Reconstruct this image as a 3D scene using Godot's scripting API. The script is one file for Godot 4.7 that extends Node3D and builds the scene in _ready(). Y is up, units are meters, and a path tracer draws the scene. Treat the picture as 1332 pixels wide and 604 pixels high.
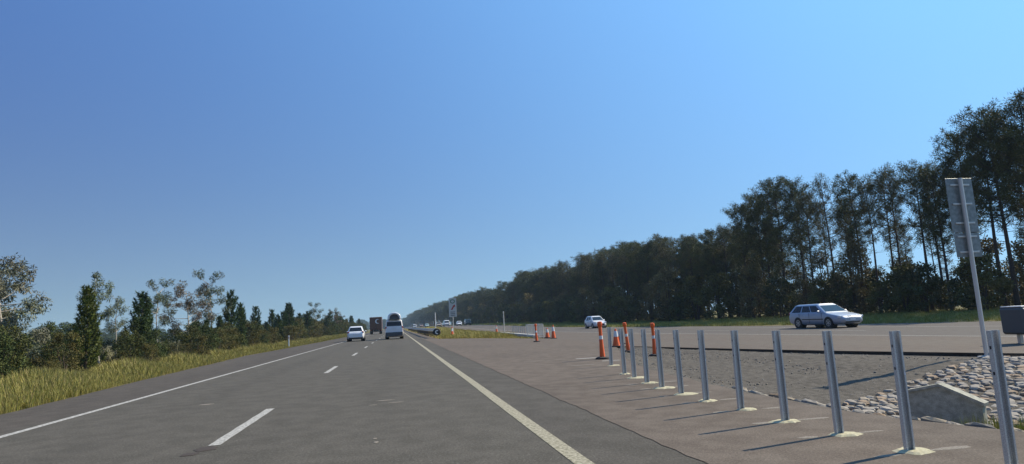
extends Node3D
# Highway scene. X = metres to the right of the camera car, d = metres ahead (world z = -d), y up.

var rng := RandomNumberGenerator.new()
var taken := {}
var M := {}
const EXPOSURE := 1.4
const SKY := 1.0 / 1.4      # sky radiance for that exposure

# ---------------------------------------------------------------- mesh collector
class G:
	var v := PackedVector3Array()
	var n := PackedVector3Array()
	var c := PackedColorArray()
	var col := Color(1, 1, 1)
	func tri(a: Vector3, b: Vector3, e: Vector3) -> void:
		var nn := (e - a).cross(b - a).normalized()
		v.push_back(a); v.push_back(b); v.push_back(e)
		n.push_back(nn); n.push_back(nn); n.push_back(nn)
		c.push_back(col); c.push_back(col); c.push_back(col)
	func tri_out(a: Vector3, b: Vector3, e: Vector3, centre: Vector3) -> void:
		if (e - a).cross(b - a).dot((a + b + e) / 3.0 - centre) < 0.0:
			tri(a, e, b)
		else:
			tri(a, b, e)
	func poly_out(p: Array, centre: Vector3) -> void:
		for i in range(1, p.size() - 1):
			tri_out(p[0], p[i], p[i + 1], centre)
	func tri_n(a: Vector3, b: Vector3, e: Vector3, na: Vector3, nb: Vector3, ne: Vector3) -> void:
		if (e - a).cross(b - a).dot(na + nb + ne) < 0.0:
			v.push_back(a); v.push_back(e); v.push_back(b)
			n.push_back(na); n.push_back(ne); n.push_back(nb)
		else:
			v.push_back(a); v.push_back(b); v.push_back(e)
			n.push_back(na); n.push_back(nb); n.push_back(ne)
		c.push_back(col); c.push_back(col); c.push_back(col)
	# box with chamfered edges
	func box(at: Vector3, size: Vector3, b := Basis.IDENTITY, ch := 0.0) -> void:
		var h := size * 0.5
		if ch <= 0.0:
			var k := []
			for i in 8:
				k.push_back(at + b * Vector3(h.x * (1 if i & 1 else -1), h.y * (1 if i & 2 else -1), h.z * (1 if i & 4 else -1)))
			for f in [[0, 1, 3, 2], [4, 5, 7, 6], [0, 1, 5, 4], [2, 3, 7, 6], [0, 2, 6, 4], [1, 3, 7, 5]]:
				poly_out([k[f[0]], k[f[1]], k[f[2]], k[f[3]]], at)
			return
		var s := [-1.0, 1.0]
		for ax in 3:
			var u := (ax + 1) % 3
			var w := (ax + 2) % 3
			for sa in s:
				var q := []
				for t in [[-1, -1], [1, -1], [1, 1], [-1, 1]]:
					var p := Vector3()
					p[ax] = h[ax] * sa; p[u] = (h[u] - ch) * t[0]; p[w] = (h[w] - ch) * t[1]
					q.push_back(at + b * p)
				poly_out(q, at)
				for sb in s:      # edges along w between faces ax and u
					var e := []
					for t in [-1, 1]:
						var p1 := Vector3(); var p2 := Vector3()
						p1[ax] = h[ax] * sa; p1[u] = (h[u] - ch) * sb; p1[w] = (h[w] - ch) * t
						p2[ax] = (h[ax] - ch) * sa; p2[u] = h[u] * sb; p2[w] = (h[w] - ch) * t
						if t < 0: e.push_back(p1); e.push_back(p2)
						else: e.push_back(p2); e.push_back(p1)
					poly_out([at + b * e[0], at + b * e[1], at + b * e[2], at + b * e[3]], at)
		for sx in s:
			for sy in s:
				for sz in s:
					tri_out(at + b * Vector3(h.x * sx, (h.y - ch) * sy, (h.z - ch) * sz), at + b * Vector3((h.x - ch) * sx, h.y * sy, (h.z - ch) * sz), at + b * Vector3((h.x - ch) * sx, (h.y - ch) * sy, h.z * sz), at)
	# closed prism: polygon p pushed along e
	func prism(p: Array, e: Vector3) -> void:
		var ctr := Vector3()
		for q in p: ctr += q
		ctr = ctr / float(p.size()) + e * 0.5
		var nn := Vector3()
		for i in range(1, p.size() - 1): nn += (p[i + 1] - p[0]).cross(p[i] - p[0])
		var flip := nn.dot(e) > 0.0   # front cap must face away from e
		var m := p.size()
		var o := []
		for q in p: o.push_back(q + e)
		for i in range(1, m - 1):
			if flip: tri(p[0], p[i + 1], p[i]); tri(o[0], o[i], o[i + 1])
			else: tri(p[0], p[i], p[i + 1]); tri(o[0], o[i + 1], o[i])
		for i in m:
			var j := (i + 1) % m
			if flip: tri(p[i], p[j], o[j]); tri(p[i], o[j], o[i])
			else: tri(p[i], o[j], p[j]); tri(p[i], o[i], o[j])
	# tapered tube through points
	func tube(pts: Array, rad: Array, sides := 6, caps := true) -> void:
		var rings := []
		var ups := []
		for i in pts.size():
			var t: Vector3 = (pts[min(i + 1, pts.size() - 1)] - pts[max(i - 1, 0)]).normalized()
			var a := t.cross(Vector3(0.31, 0.2, 0.93)).normalized()
			if a.length() < 0.5: a = t.cross(Vector3(1, 0, 0)).normalized()
			var bb := t.cross(a)
			var r := []
			var un := []
			for k in sides:
				var w := TAU * k / sides
				var dd := a * cos(w) + bb * sin(w)
				r.push_back(pts[i] + dd * rad[i]); un.push_back(dd)
			rings.push_back(r); ups.push_back(un)
		for i in pts.size() - 1:
			for k in sides:
				var j := (k + 1) % sides
				tri_n(rings[i][k], rings[i][j], rings[i + 1][j], ups[i][k], ups[i][j], ups[i + 1][j])
				tri_n(rings[i][k], rings[i + 1][j], rings[i + 1][k], ups[i][k], ups[i + 1][j], ups[i + 1][k])
		if caps:
			for e in [0, pts.size() - 1]:
				var inner: Vector3 = pts[1] if e == 0 else pts[e - 1]
				poly_out(rings[e], inner)
	# lathe round axis (origin o, direction ax): profile of [along, radius]
	func lathe(o: Vector3, ax: Vector3, prof: Array, sides := 16, smooth := false) -> void:
		var a := ax.cross(Vector3(0.31, 0.2, 0.93)).normalized()
		var bb := ax.cross(a)
		for i in prof.size() - 1:
			var h0: float = prof[i][0]; var r0: float = prof[i][1]
			var h1: float = prof[i + 1][0]; var r1: float = prof[i + 1][1]
			for k in sides:
				var w0 := TAU * k / sides
				var w1 := TAU * (k + 1) / sides
				var d0 := a * cos(w0) + bb * sin(w0)
				var d1 := a * cos(w1) + bb * sin(w1)
				var p00 := o + ax * h0 + d0 * r0
				var p01 := o + ax * h0 + d1 * r0
				var p10 := o + ax * h1 + d0 * r1
				var p11 := o + ax * h1 + d1 * r1
				var n0 := (d0 * (h1 - h0) - ax * (r1 - r0)).normalized()
				var n1 := (d1 * (h1 - h0) - ax * (r1 - r0)).normalized()
				if r0 > 1e-6: tri_n(p00, p01, p11, n0, n1, n1)
				if r1 > 1e-6: tri_n(p00, p11, p10, n0, n1, n0)
	# smooth grid (rows x cols); closed around columns when wrap
	func grid(rows: Array, centre_hint = null, flip := false) -> void:
		var R := rows.size()
		var C: int = rows[0].size()
		var nn := []
		for i in R:
			var ln := []
			for k in C:
				var a: Vector3 = rows[min(i + 1, R - 1)][k] - rows[max(i - 1, 0)][k]
				var b: Vector3 = rows[i][min(k + 1, C - 1)] - rows[i][max(k - 1, 0)]
				var q := a.cross(b)
				if q.length() < 1e-12: q = Vector3.UP
				q = q.normalized() * (-1.0 if flip else 1.0)
				if centre_hint != null and q.dot(rows[i][k] - centre_hint) < 0.0: q = -q
				ln.push_back(q)
			nn.push_back(ln)
		for i in R - 1:
			for k in C - 1:
				tri_n(rows[i][k], rows[i][k + 1], rows[i + 1][k + 1], nn[i][k], nn[i][k + 1], nn[i + 1][k + 1])
				tri_n(rows[i][k], rows[i + 1][k + 1], rows[i + 1][k], nn[i][k], nn[i + 1][k + 1], nn[i + 1][k])
	func mesh() -> ArrayMesh:
		var m := ArrayMesh.new()
		var a := []
		a.resize(Mesh.ARRAY_MAX)
		a[Mesh.ARRAY_VERTEX] = v; a[Mesh.ARRAY_NORMAL] = n; a[Mesh.ARRAY_COLOR] = c
		m.add_surface_from_arrays(Mesh.PRIMITIVE_TRIANGLES, a)
		return m

# ---------------------------------------------------------------- node helpers
func numbered(called: String) -> String:
	if not taken.has(called):
		taken[called] = 0
		return called
	taken[called] += 1
	return "%s_%03d" % [called, taken[called]]

func tag(o: Node, label: String, category: String, group := "") -> Node:
	o.set_meta("label", label); o.set_meta("category", category)
	if group != "": o.set_meta("group", group)
	return o

func base(called: String, at := Vector3.ZERO, turn := 0.0) -> Node3D:
	var o := Node3D.new()
	o.name = numbered(called); add_child(o)
	o.position = at; o.rotation.y = turn
	return o

func part(called: String, g, m: Material, parent: Node) -> MeshInstance3D:
	var o := MeshInstance3D.new()
	o.name = called
	o.mesh = g if g is Mesh else g.mesh()
	o.material_override = m
	parent.add_child(o, true)
	return o

func single(called: String, g, m: Material) -> MeshInstance3D:
	return part(numbered(called), g, m, self)

func setting(called: String, g, m: Material) -> MeshInstance3D:
	var o := single(called, g, m)
	o.set_meta("kind", "structure")
	return o

func copy(o: Node3D) -> Node3D:
	var nm := String(o.name)
	if nm.length() > 4 and nm[nm.length() - 4] == "_" and nm.substr(nm.length() - 3).is_valid_int(): nm = nm.substr(0, nm.length() - 4)
	var c: Node3D = o.duplicate()
	c.name = numbered(nm); add_child(c)
	return c

func L(r: float, g: float, b: float) -> Color:
	return Color(r, g, b).linear_to_srgb()

func mat(r: float, g: float, b: float, rough := 0.8, metal := 0.0, vc := false) -> StandardMaterial3D:
	var m := StandardMaterial3D.new()
	m.albedo_color = L(r, g, b); m.roughness = rough; m.metallic = metal
	m.vertex_color_use_as_albedo = vc
	return m

func P(x: float, y: float, d: float) -> Vector3:
	return Vector3(x, y, -d)

func ip(x: float, xs: Array, ys: Array) -> float:
	if x <= xs[0]: return ys[0]
	for i in range(1, xs.size()):
		if x <= xs[i]: return lerpf(ys[i - 1], ys[i], (x - xs[i - 1]) / (xs[i] - xs[i - 1]))
	return ys[ys.size() - 1]

func rnd(a: float, b: float) -> float: return rng.randf_range(a, b)
func runit() -> Vector3:
	var z := rnd(-1, 1)
	var w := rnd(0, TAU)
	var q := sqrt(1.0 - z * z)
	return Vector3(q * cos(w), z, q * sin(w))

# ---------------------------------------------------------------- lie of the land
func left_edge(d: float) -> float: return ip(d, [12.0, 16.0, 40.0, 70.0], [-7.1, -7.3, -8.8, -8.5])
func opp_line(d: float) -> float: return ip(d, [8.0, 20.0, 31.0, 46.0, 70.0, 120.0, 300.0, 450.0, 900.0], [21.6, 20.4, 19.3, 17.9, 17.1, 16.6, 15.0, 11.5, 6.0])
func opp_outer(d: float) -> float: return ip(d, [0.0, 10.0, 30.0, 46.0, 70.0, 120.0, 300.0, 450.0, 900.0], [40.0, 38.0, 33.0, 28.8, 27.4, 26.5, 24.6, 21.0, 15.0])
func opp_inner(d: float) -> float: return ip(d, [-10.0, 0.0, 8.0, 14.0, 20.0, 26.0, 46.0, 70.0, 120.0, 300.0, 450.0, 900.0], [21.0, 18.8, 16.9, 14.4, 12.1, 9.7, 10.8, 12.0, 12.6, 11.6, 8.4, 5.0])
func pad_edge(d: float) -> float:
	if d < 26.0: return ip(d, [0.0, 5.0, 6.5, 9.0, 13.7, 17.0, 26.0], [5.7, 5.35, 4.95, 4.95, 5.45, 6.2, 9.0])
	return ip(d, [26.01, 27.0, 43.5, 48.0, 57.0, 300.0, 900.0], [9.5, opp_inner(27.0) + 0.06, opp_inner(43.5) + 0.06, 8.0, 3.6, 3.3, 3.0])
func opp_level(d: float) -> float: return -0.2 + 0.85 * smoothstep(90.0, 210.0, d)
func lie(x: float, d: float) -> float:
	if x < -9.0: return maxf(-0.5, -0.05 * (-9.0 - x))
	if x < 5.0: return 0.0
	return lerpf(0.0, opp_level(d), smoothstep(5.0, 14.0, x)) + (0.02 * minf(x - 34.0, 12.0) if x > 34.0 else 0.0)
func basin(x: float, d: float) -> float:
	var a := pad_edge(d)
	var b := opp_inner(d)
	var t := clampf((x - a) / maxf(b - a, 0.3), 0.0, 1.0)
	var deep := ip(d, [7.0, 9.5, 13.0, 18.0, 26.0], [0.72, 0.68, 0.42, 0.16, 0.05])
	var y := lie(x, d) - 0.02
	y -= deep * smoothstep(0.0, 0.17, t) * (1.0 - 0.75 * smoothstep(0.33, 0.85, t) - 0.22 * smoothstep(0.75, 0.97, t))
	return y - 0.06 * smoothstep(0.8, 0.98, t)

# strip between two edges, following the land
func strip(g: G, ds: Array, xa: Callable, xb: Callable, cols: int, lift: float, tone = null) -> void:
	var rows := []
	for d in ds:
		var r := []
		for k in cols + 1:
			var x: float = lerpf(xa.call(d), xb.call(d), float(k) / cols)
			r.push_back(P(x, lie(x, d) + lift, d))
		rows.push_back(r)
	for i in rows.size() - 1:
		for k in cols:
			var q := [rows[i][k], rows[i][k + 1], rows[i + 1][k + 1], rows[i + 1][k]]
			var cc := []
			for e in q: cc.push_back(tone.call(e.x, -e.z) if tone != null else Color(1, 1, 1))
			for t in [[0, 1, 2], [0, 2, 3]]:
				for m in [t[0], t[2], t[1]] if (q[t[2]] - q[t[0]]).cross(q[t[1]] - q[t[0]]).y < 0 else t:
					g.v.push_back(q[m]); g.n.push_back(Vector3.UP); g.c.push_back(cc[m])

func steps(list: Array) -> Array:   # [from, to, step, to, step ...]
	var o := [list[0]]
	var at: float = list[0]
	var i := 1
	while i < list.size():
		while at < list[i] - 0.001:
			at = minf(at + list[i + 1], list[i]); o.push_back(at)
		i += 2
	return o

# ---------------------------------------------------------------- textures
func noise_img(seed_: int, size: int, freq: float, oct := 3) -> Image:
	var f := FastNoiseLite.new()
	f.seed = seed_; f.frequency = freq; f.fractal_octaves = oct; f.noise_type = FastNoiseLite.TYPE_SIMPLEX_SMOOTH
	var im := f.get_seamless_image(size, size)
	im.convert(Image.FORMAT_L8)
	return im

# colour texture: base colours a..b mixed by coarse noise, speckled finely
func ground_tex(seed_: int, size: int, a: Color, b: Color, coarse: float, fine: float, grains := 0.0, gcol := Color(1, 1, 1)) -> ImageTexture:
	var n1 := noise_img(seed_, size, coarse, 4).get_data()
	var n2 := noise_img(seed_ + 7, size, 0.21, 2).get_data()
	var out := PackedByteArray()
	out.resize(size * size * 3)
	var r := RandomNumberGenerator.new()
	r.seed = seed_
	for i in size * size:
		var t: float = clampf((n1[i] / 255.0 - 0.5) * 1.9 + 0.5, 0.0, 1.0)
		var k: float = 1.0 + fine * ((n2[i] / 255.0 - 0.5) * 1.4 + r.randf_range(-0.6, 0.6))
		var c := a.lerp(b, t) * k
		if grains > 0.0 and r.randf() < grains: c = gcol * r.randf_range(0.6, 1.1)
		c = c.clamp().linear_to_srgb()
		out[i * 3] = c.r8; out[i * 3 + 1] = c.g8; out[i * 3 + 2] = c.b8
	var im := Image.create_from_data(size, size, false, Image.FORMAT_RGB8, out)
	im.generate_mipmaps()
	return ImageTexture.create_from_image(im)

func ground_mat(tex: ImageTexture, metres: float, rough := 0.95, vc := true) -> StandardMaterial3D:
	var m := StandardMaterial3D.new()
	m.albedo_texture = tex; m.roughness = rough
	m.uv1_triplanar = true; m.uv1_world_triplanar = true
	m.uv1_scale = Vector3.ONE / metres
	m.vertex_color_use_as_albedo = vc
	m.metallic_specular = 0.3
	return m

# ---------------------------------------------------------------- sky
func sky_image(sun: Vector3) -> ImageTexture:
	var w := 1024
	var h := 512
	var im := Image.create(w, h, false, Image.FORMAT_RGBF)
	for y in h:
		var el := (0.5 - (y + 0.5) / h) * PI
		for x in w:
			var az := (x + 0.5) / w * TAU    # column 0 looks along -Z
			var dir := Vector3(sin(az) * cos(el), sin(el), -cos(az) * cos(el))
			var e := maxf(rad_to_deg(el), 0.0)
			var gm := rad_to_deg(acos(clampf(dir.dot(sun), -1, 1)))
			var a := exp(-e / 9.0)
			var b := exp(-gm / 36.0)
			var f := exp(-pow(gm / 62.0, 2.0))
			var c := Color(0.036 + 0.265 * a + 0.057 * b + 0.265 * f, 0.086 + 0.335 * a + 0.20 * b + 0.595 * f, 0.345 + 0.12 * a + 0.107 * b + 1.03 * f) * SKY
			if el < 0.0: c = c.lerp(Color(0.12, 0.11, 0.08), clampf(-rad_to_deg(el) / 4.0, 0, 1))
			im.set_pixel(x, y, c)
	return ImageTexture.create_from_image(im)

# ================================================================ build
func _ready() -> void:
	rng.seed = 20240611
	var cam := Camera3D.new()
	cam.name = "camera"
	cam.fov = 39.99; cam.near = 0.05; cam.far = 6000.0
	cam.position = Vector3(0, 1.2, 0)
	cam.basis = Basis(Vector3.UP, deg_to_rad(-10.563)) * Basis(Vector3.RIGHT, deg_to_rad(7.955)) * Basis(Vector3.BACK, deg_to_rad(-3.0))
	add_child(cam)
	cam.current = true
	var az := deg_to_rad(76.0)
	var el := deg_to_rad(40.3)
	var sun_dir := Vector3(sin(az) * cos(el), sin(el), -cos(az) * cos(el))
	var env := Environment.new()
	var sky := Sky.new()
	var pm := PanoramaSkyMaterial.new()
	pm.panorama = sky_image(sun_dir)
	sky.sky_material = pm
	env.background_mode = Environment.BG_SKY
	env.sky = sky
	env.tonemap_mode = Environment.TONE_MAPPER_LINEAR
	env.tonemap_exposure = EXPOSURE
	env.fog_enabled = true
	env.fog_density = 0.00026
	env.fog_light_color = Color(0.62, 0.72, 0.80)
	env.sdfgi_enabled = true; env.ssao_enabled = true; env.ssil_enabled = true
	var we := WorldEnvironment.new()
	we.environment = env
	add_child(we)
	var sun := DirectionalLight3D.new()
	sun.name = "sun"
	sun.light_energy = 1.5
	sun.light_color = Color(1.0, 0.94, 0.83)
	sun.light_angular_distance = 0.5
	sun.shadow_enabled = true
	sun.look_at_from_position(sun_dir * 100.0, Vector3.ZERO)
	add_child(sun)

	make_materials()
	build_ground()
	build_road_marks()
	print("ground done")
	build_drain()
	build_trees_right()
	print("right trees done")
	build_trees_left()
	print("left trees done")
	build_grass()
	print("grass done")
	build_posts()
	build_median_things()
	build_far_sign_and_terminal()
	build_vehicles()

func make_materials() -> void:
	M.asphalt = ground_mat(ground_tex(11, 1024, Color(0.074, 0.067, 0.053), Color(0.092, 0.083, 0.067), 0.012, 0.45, 0.04, Color(0.19, 0.18, 0.16)), 7.0, 0.9)
	M.pad = ground_mat(ground_tex(23, 1024, Color(0.103, 0.082, 0.064), Color(0.134, 0.109, 0.086), 0.012, 0.42, 0.04, Color(0.22, 0.19, 0.16)), 6.0, 0.92)
	M.opp = ground_mat(ground_tex(31, 512, Color(0.108, 0.094, 0.079), Color(0.130, 0.114, 0.097), 0.02, 0.35, 0.02, Color(0.2, 0.18, 0.16)), 5.0, 0.92)
	M.gravel = ground_mat(ground_tex(41, 1024, Color(0.052, 0.045, 0.036), Color(0.106, 0.094, 0.077), 0.022, 0.95, 0.10, Color(0.24, 0.22, 0.19)), 5.0, 1.0)
	M.soil = ground_mat(ground_tex(53, 512, Color(0.095, 0.086, 0.024), Color(0.165, 0.135, 0.048), 0.03, 0.6, 0.05, Color(0.26, 0.22, 0.11)), 6.0, 1.0)
	M.paint = ground_mat(ground_tex(61, 512, Color(0.26, 0.25, 0.22), Color(0.52, 0.505, 0.46), 0.05, 0.35, 0.14, Color(0.20, 0.19, 0.17)), 1.6, 0.75, false)
	M.paint_cream = ground_mat(ground_tex(67, 512, Color(0.21, 0.19, 0.12), Color(0.45, 0.41, 0.30), 0.05, 0.38, 0.15, Color(0.16, 0.145, 0.115)), 1.4, 0.75, false)
	M.concrete = ground_mat(ground_tex(71, 512, Color(0.42, 0.40, 0.35), Color(0.54, 0.52, 0.47), 0.03, 0.18, 0.02, Color(0.3, 0.29, 0.26)), 1.5, 0.9, false)
	M.wall_concrete = ground_mat(ground_tex(73, 512, Color(0.27, 0.27, 0.215), Color(0.45, 0.435, 0.36), 0.03, 0.3, 0.03, Color(0.18, 0.18, 0.15)), 1.8, 0.92, false)
	M.footing = ground_mat(ground_tex(79, 512, Color(0.36, 0.33, 0.21), Color(0.50, 0.46, 0.32), 0.05, 0.2, 0.03, Color(0.4, 0.38, 0.3)), 0.8, 0.95, false)
	M.spill = ground_mat(ground_tex(83, 512, Color(0.17, 0.15, 0.12), Color(0.27, 0.24, 0.20), 0.06, 0.3, 0.08, Color(0.16, 0.14, 0.12)), 0.7, 0.95, false)
	M.galv = ground_mat(ground_tex(89, 512, Color(0.50, 0.49, 0.45), Color(0.72, 0.70, 0.65), 0.05, 0.14), 0.35, 0.42, false)
	M.galv.metallic = 0.35
	M.plate = ground_mat(ground_tex(91, 256, Color(0.22, 0.235, 0.225), Color(0.30, 0.315, 0.30), 0.03, 0.08), 1.2, 0.5, false)
	M.plate.metallic = 0.4
	M.kerb_dark = mat(0.045, 0.034, 0.026, 0.95)
	M.leaf = mat(1, 1, 1, 0.75, 0, true)
	M.leaf.backlight_enabled = true; M.leaf.backlight = L(0.09, 0.09, 0.022)
	M.leaf.metallic_specular = 0.35
	M.pine_leaf = mat(1, 1, 1, 0.7, 0, true)
	M.pine_leaf.backlight_enabled = true; M.pine_leaf.backlight = L(0.095, 0.098, 0.024)
	M.pine_leaf.metallic_specular = 0.35
	M.grass = mat(1, 1, 1, 0.8, 0, true)
	M.grass.backlight_enabled = true; M.grass.backlight = L(0.12, 0.11, 0.03)
	M.bark = ground_mat(ground_tex(97, 256, Color(0.05, 0.038, 0.030), Color(0.12, 0.095, 0.075), 0.06, 0.5), 0.9, 0.95, false)
	M.pale_bark = ground_mat(ground_tex(101, 256, Color(0.32, 0.29, 0.25), Color(0.48, 0.45, 0.40), 0.05, 0.25), 0.9, 0.9, false)
	M.orange = mat(0.80, 0.125, 0.020, 0.5)
	M.rubber = mat(0.022, 0.021, 0.020, 0.85)
	M.white = mat(0.74, 0.74, 0.72, 0.5)
	M.glass = mat(0.012, 0.014, 0.016, 0.06)
	M.black = mat(0.015, 0.015, 0.015, 0.6)
	M.tail = mat(0.32, 0.012, 0.010, 0.25)
	M.lamp = mat(0.62, 0.64, 0.66, 0.12)
	M.rim = mat(0.42, 0.43, 0.44, 0.35, 0.7)
	M.signwhite = mat(0.50, 0.51, 0.49, 0.5)
	M.signgreen = mat(0.045, 0.16, 0.075, 0.5)
	M.signred = mat(0.36, 0.035, 0.028, 0.5)
	M.signgrey = mat(0.085, 0.09, 0.09, 0.55)

func asphalt_tone(x: float, d: float) -> Color:
	# worn wheel paths of the two lanes and old patches
	var k := 1.0
	for c in [-4.45, -2.85, -1.0, 0.75]:
		k += 0.07 * exp(-pow((x - c) / 0.33, 2.0))
	k -= 0.08 * exp(-pow((x + 0.15) / 0.35, 2.0)) + 0.08 * exp(-pow((x + 3.65) / 0.35, 2.0))
	k *= 1.0 + 0.05 * sin(d * 0.21 + x) * sin(d * 0.057 + 2.0) + 0.12 * wear.get_noise_2d(x * 60.0, d * 5.0) + 0.08 * wear.get_noise_2d(x * 25.0 + 300.0, d * 14.0)
	if x < -5.45: return Color(0.90, 0.86, 0.87) * k
	if x > 1.62: return Color(0.95, 0.94, 0.95) * k
	return Color(k, k, k)

func build_ground() -> void:
	var xs := [-2500.0, -900.0, -400.0, -200.0, -100.0, -60.0, -40.0, -30.0, -24.0, -20.0, -17.0, -15.0, -13.0, -12.0, -11.0, -10.0, -9.4, -9.0, -7.0, -3.0, 0.0, 3.0, 4.85, 4.9, 5.5, 6.5, 8.0, 10.0, 12.0, 14.0, 18.0, 18.3, 22.0, 26.0, 30.0, 34.0, 37.0, 40.0, 43.0, 46.0, 50.0, 60.0, 80.0, 120.0, 250.0, 600.0, 2500.0]
	var ds := steps([-60.0, -10.0, 25.0, -9.9, 0.1, 26.0, 4.0, 26.3, 0.3, 120.0, 6.0, 300.0, 15.0, 900.0, 60.0, 3000.0, 300.0])
	var g := G.new()
	var rows := []
	for d in ds:
		var r := []
		for x in xs:
			var y := lie(x, d)
			if x > -9.2 and x < opp_outer(d) + 0.4: y -= 0.05
			if x > 4.87 and x < 18.2 and d > -9.95 and d < 26.1: y -= 1.3
			if x < -9.0: y += 0.05 * sin(x * 1.3 + d * 0.4) * sin(d * 0.23)
			r.push_back(P(x, y, d))
		rows.push_back(r)
	g.grid(rows, Vector3(0, -4000, 0))
	setting("ground", g, M.soil)
	# our carriageway
	var rg := G.new()
	var rds := steps([-12.0, 40.0, 1.3, 120.0, 5.0, 400.0, 20.0, 1500.0, 100.0])
	strip(rg, rds, func(d): return left_edge(d) + 0.05 * sin(d * 2.3) + 0.04 * sin(d * 5.1), func(_d): return 2.42, 48, 0.0, asphalt_tone)
	setting("road", rg, M.asphalt)
	# newer pavement of the median crossing, its seam a little ragged
	var pg := G.new()
	var pds := steps([-12.0, 0.0, 1.0, 26.0, 0.25, 26.01, 0.01, 60.0, 1.0, 200.0, 10.0, 900.0, 50.0])
	strip(pg, pds, func(d): return 2.38 + 0.008 * sin(d * 3.1) + 0.012 * sin(d * 11.7) + 0.008 * sin(d * 23.0), func(d): return pad_edge(d) + (0.03 * sin(d * 4.1) + 0.02 * sin(d * 9.3) if d < 26.0 else 0.0), 22, 0.005, func(x, d): return Color(1, 1, 1) * (1.0 + 0.07 * sin(x * 1.1 + d * 0.31) * sin(d * 0.17 - x * 0.4) + 0.16 * wear.get_noise_2d(x * 22.0, d * 9.0) + 0.10 * wear.get_noise_2d(x * 70.0 + 400.0, d * 40.0)))
	setting("median_pavement", pg, M.pad)
	# the far carriageway
	var og := G.new()
	var ods := steps([-12.0, 80.0, 1.0, 300.0, 10.0, 900.0, 40.0])
	strip(og, ods, func(d): return opp_inner(d), func(d): return opp_outer(d), 18, 0.0, func(x, d): return Color(1.0, 0.94, 0.90) * (1.0 + 0.04 * sin(d * 0.5 + x)) if x < opp_line(d) else Color(0.86, 0.88, 0.92))
	var opp := setting("opposite_road", og, M.opp)
	# dark broken face of its pavement edge above the gravel
	var kg := G.new()
	var kds := steps([-6.0, 26.0, 0.5])
	for i in kds.size() - 1:
		var d0: float = kds[i]
		var d1: float = kds[i + 1]
		var a := P(opp_inner(d0) - 0.002, lie(opp_inner(d0), d0) + 0.004, d0)
		var b := P(opp_inner(d1) - 0.002, lie(opp_inner(d1), d1) + 0.004, d1)
		var j0 := 0.05 * sin(d0 * 2.7)
		var j1 := 0.05 * sin(d1 * 2.7)
		kg.poly_out([a, b, b + Vector3(0.10 + j1, -0.24, 0.0), a + Vector3(0.10 + j0, -0.24, 0.0)], a + Vector3(3, -0.1, 1))
	part("pavement_edge", kg, M.asphalt, opp)
	# gravel floor between
	var gg := G.new()
	var gds := steps([-9.0, 3.0, 1.0, 26.6, 0.25])
	var gr := []
	for d in gds:
		var r := []
		for k in 61:
			var x := lerpf(pad_edge(minf(d, 25.9)) - 0.12, opp_inner(minf(d, 26.0)) + 0.16, k / 60.0)
			var y := basin(x, minf(d, 25.95))
			if k > 2 and k < 58: y += rnd(-0.012, 0.012) + 0.02 * sin(x * 2.0 + d * 1.3) * sin(d * 0.8)
			if k == 0: y -= 0.03
			if d > 26.0: y -= 0.25
			r.push_back(P(x, y, d))
		gr.push_back(r)
	gg.grid(gr, Vector3(8, -4000, -10))
	setting("gravel_ground", gg, M.gravel)

func ribbon(x0: float, x1: float, d0: float, d1: float, lift: float, jag: float) -> G:
	var g := G.new()
	var n := maxi(2, int((d1 - d0) / 0.25)) if d1 - d0 < 60 else int((d1 - d0) / 4.0)
	for i in n:
		var a := lerpf(d0, d1, float(i) / n)
		var b := lerpf(d0, d1, float(i + 1) / n)
		var ja := jag * sin(a * 7.3)
		var jb := jag * sin(b * 7.3)
		g.poly_out([P(x0 + ja, lift, a), P(x0 + jb, lift, b), P(x1 + jb * 0.6, lift, b), P(x1 + ja * 0.6, lift, a)], P(x0, -5, a))
	return g

func blob(at: Vector3, rx: float, rz: float, h: float, n := 14) -> G:
	var g := G.new()
	var out := []
	var inn := []
	for k in n:
		var w := TAU * k / n
		var q := rnd(0.8, 1.15)
		out.push_back(at + Vector3(cos(w) * rx * q, 0, sin(w) * rz * q))
		inn.push_back(at + Vector3(cos(w) * rx * q * 0.72, h, sin(w) * rz * q * 0.72))
	for k in n:
		var j := (k + 1) % n
		g.poly_out([out[k], out[j], inn[j], inn[k]], at - Vector3(0, 1, 0))
		g.tri_out(inn[k], inn[j], at + Vector3(0, h * 1.05, 0), at - Vector3(0, 1, 0))
	return g

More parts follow.
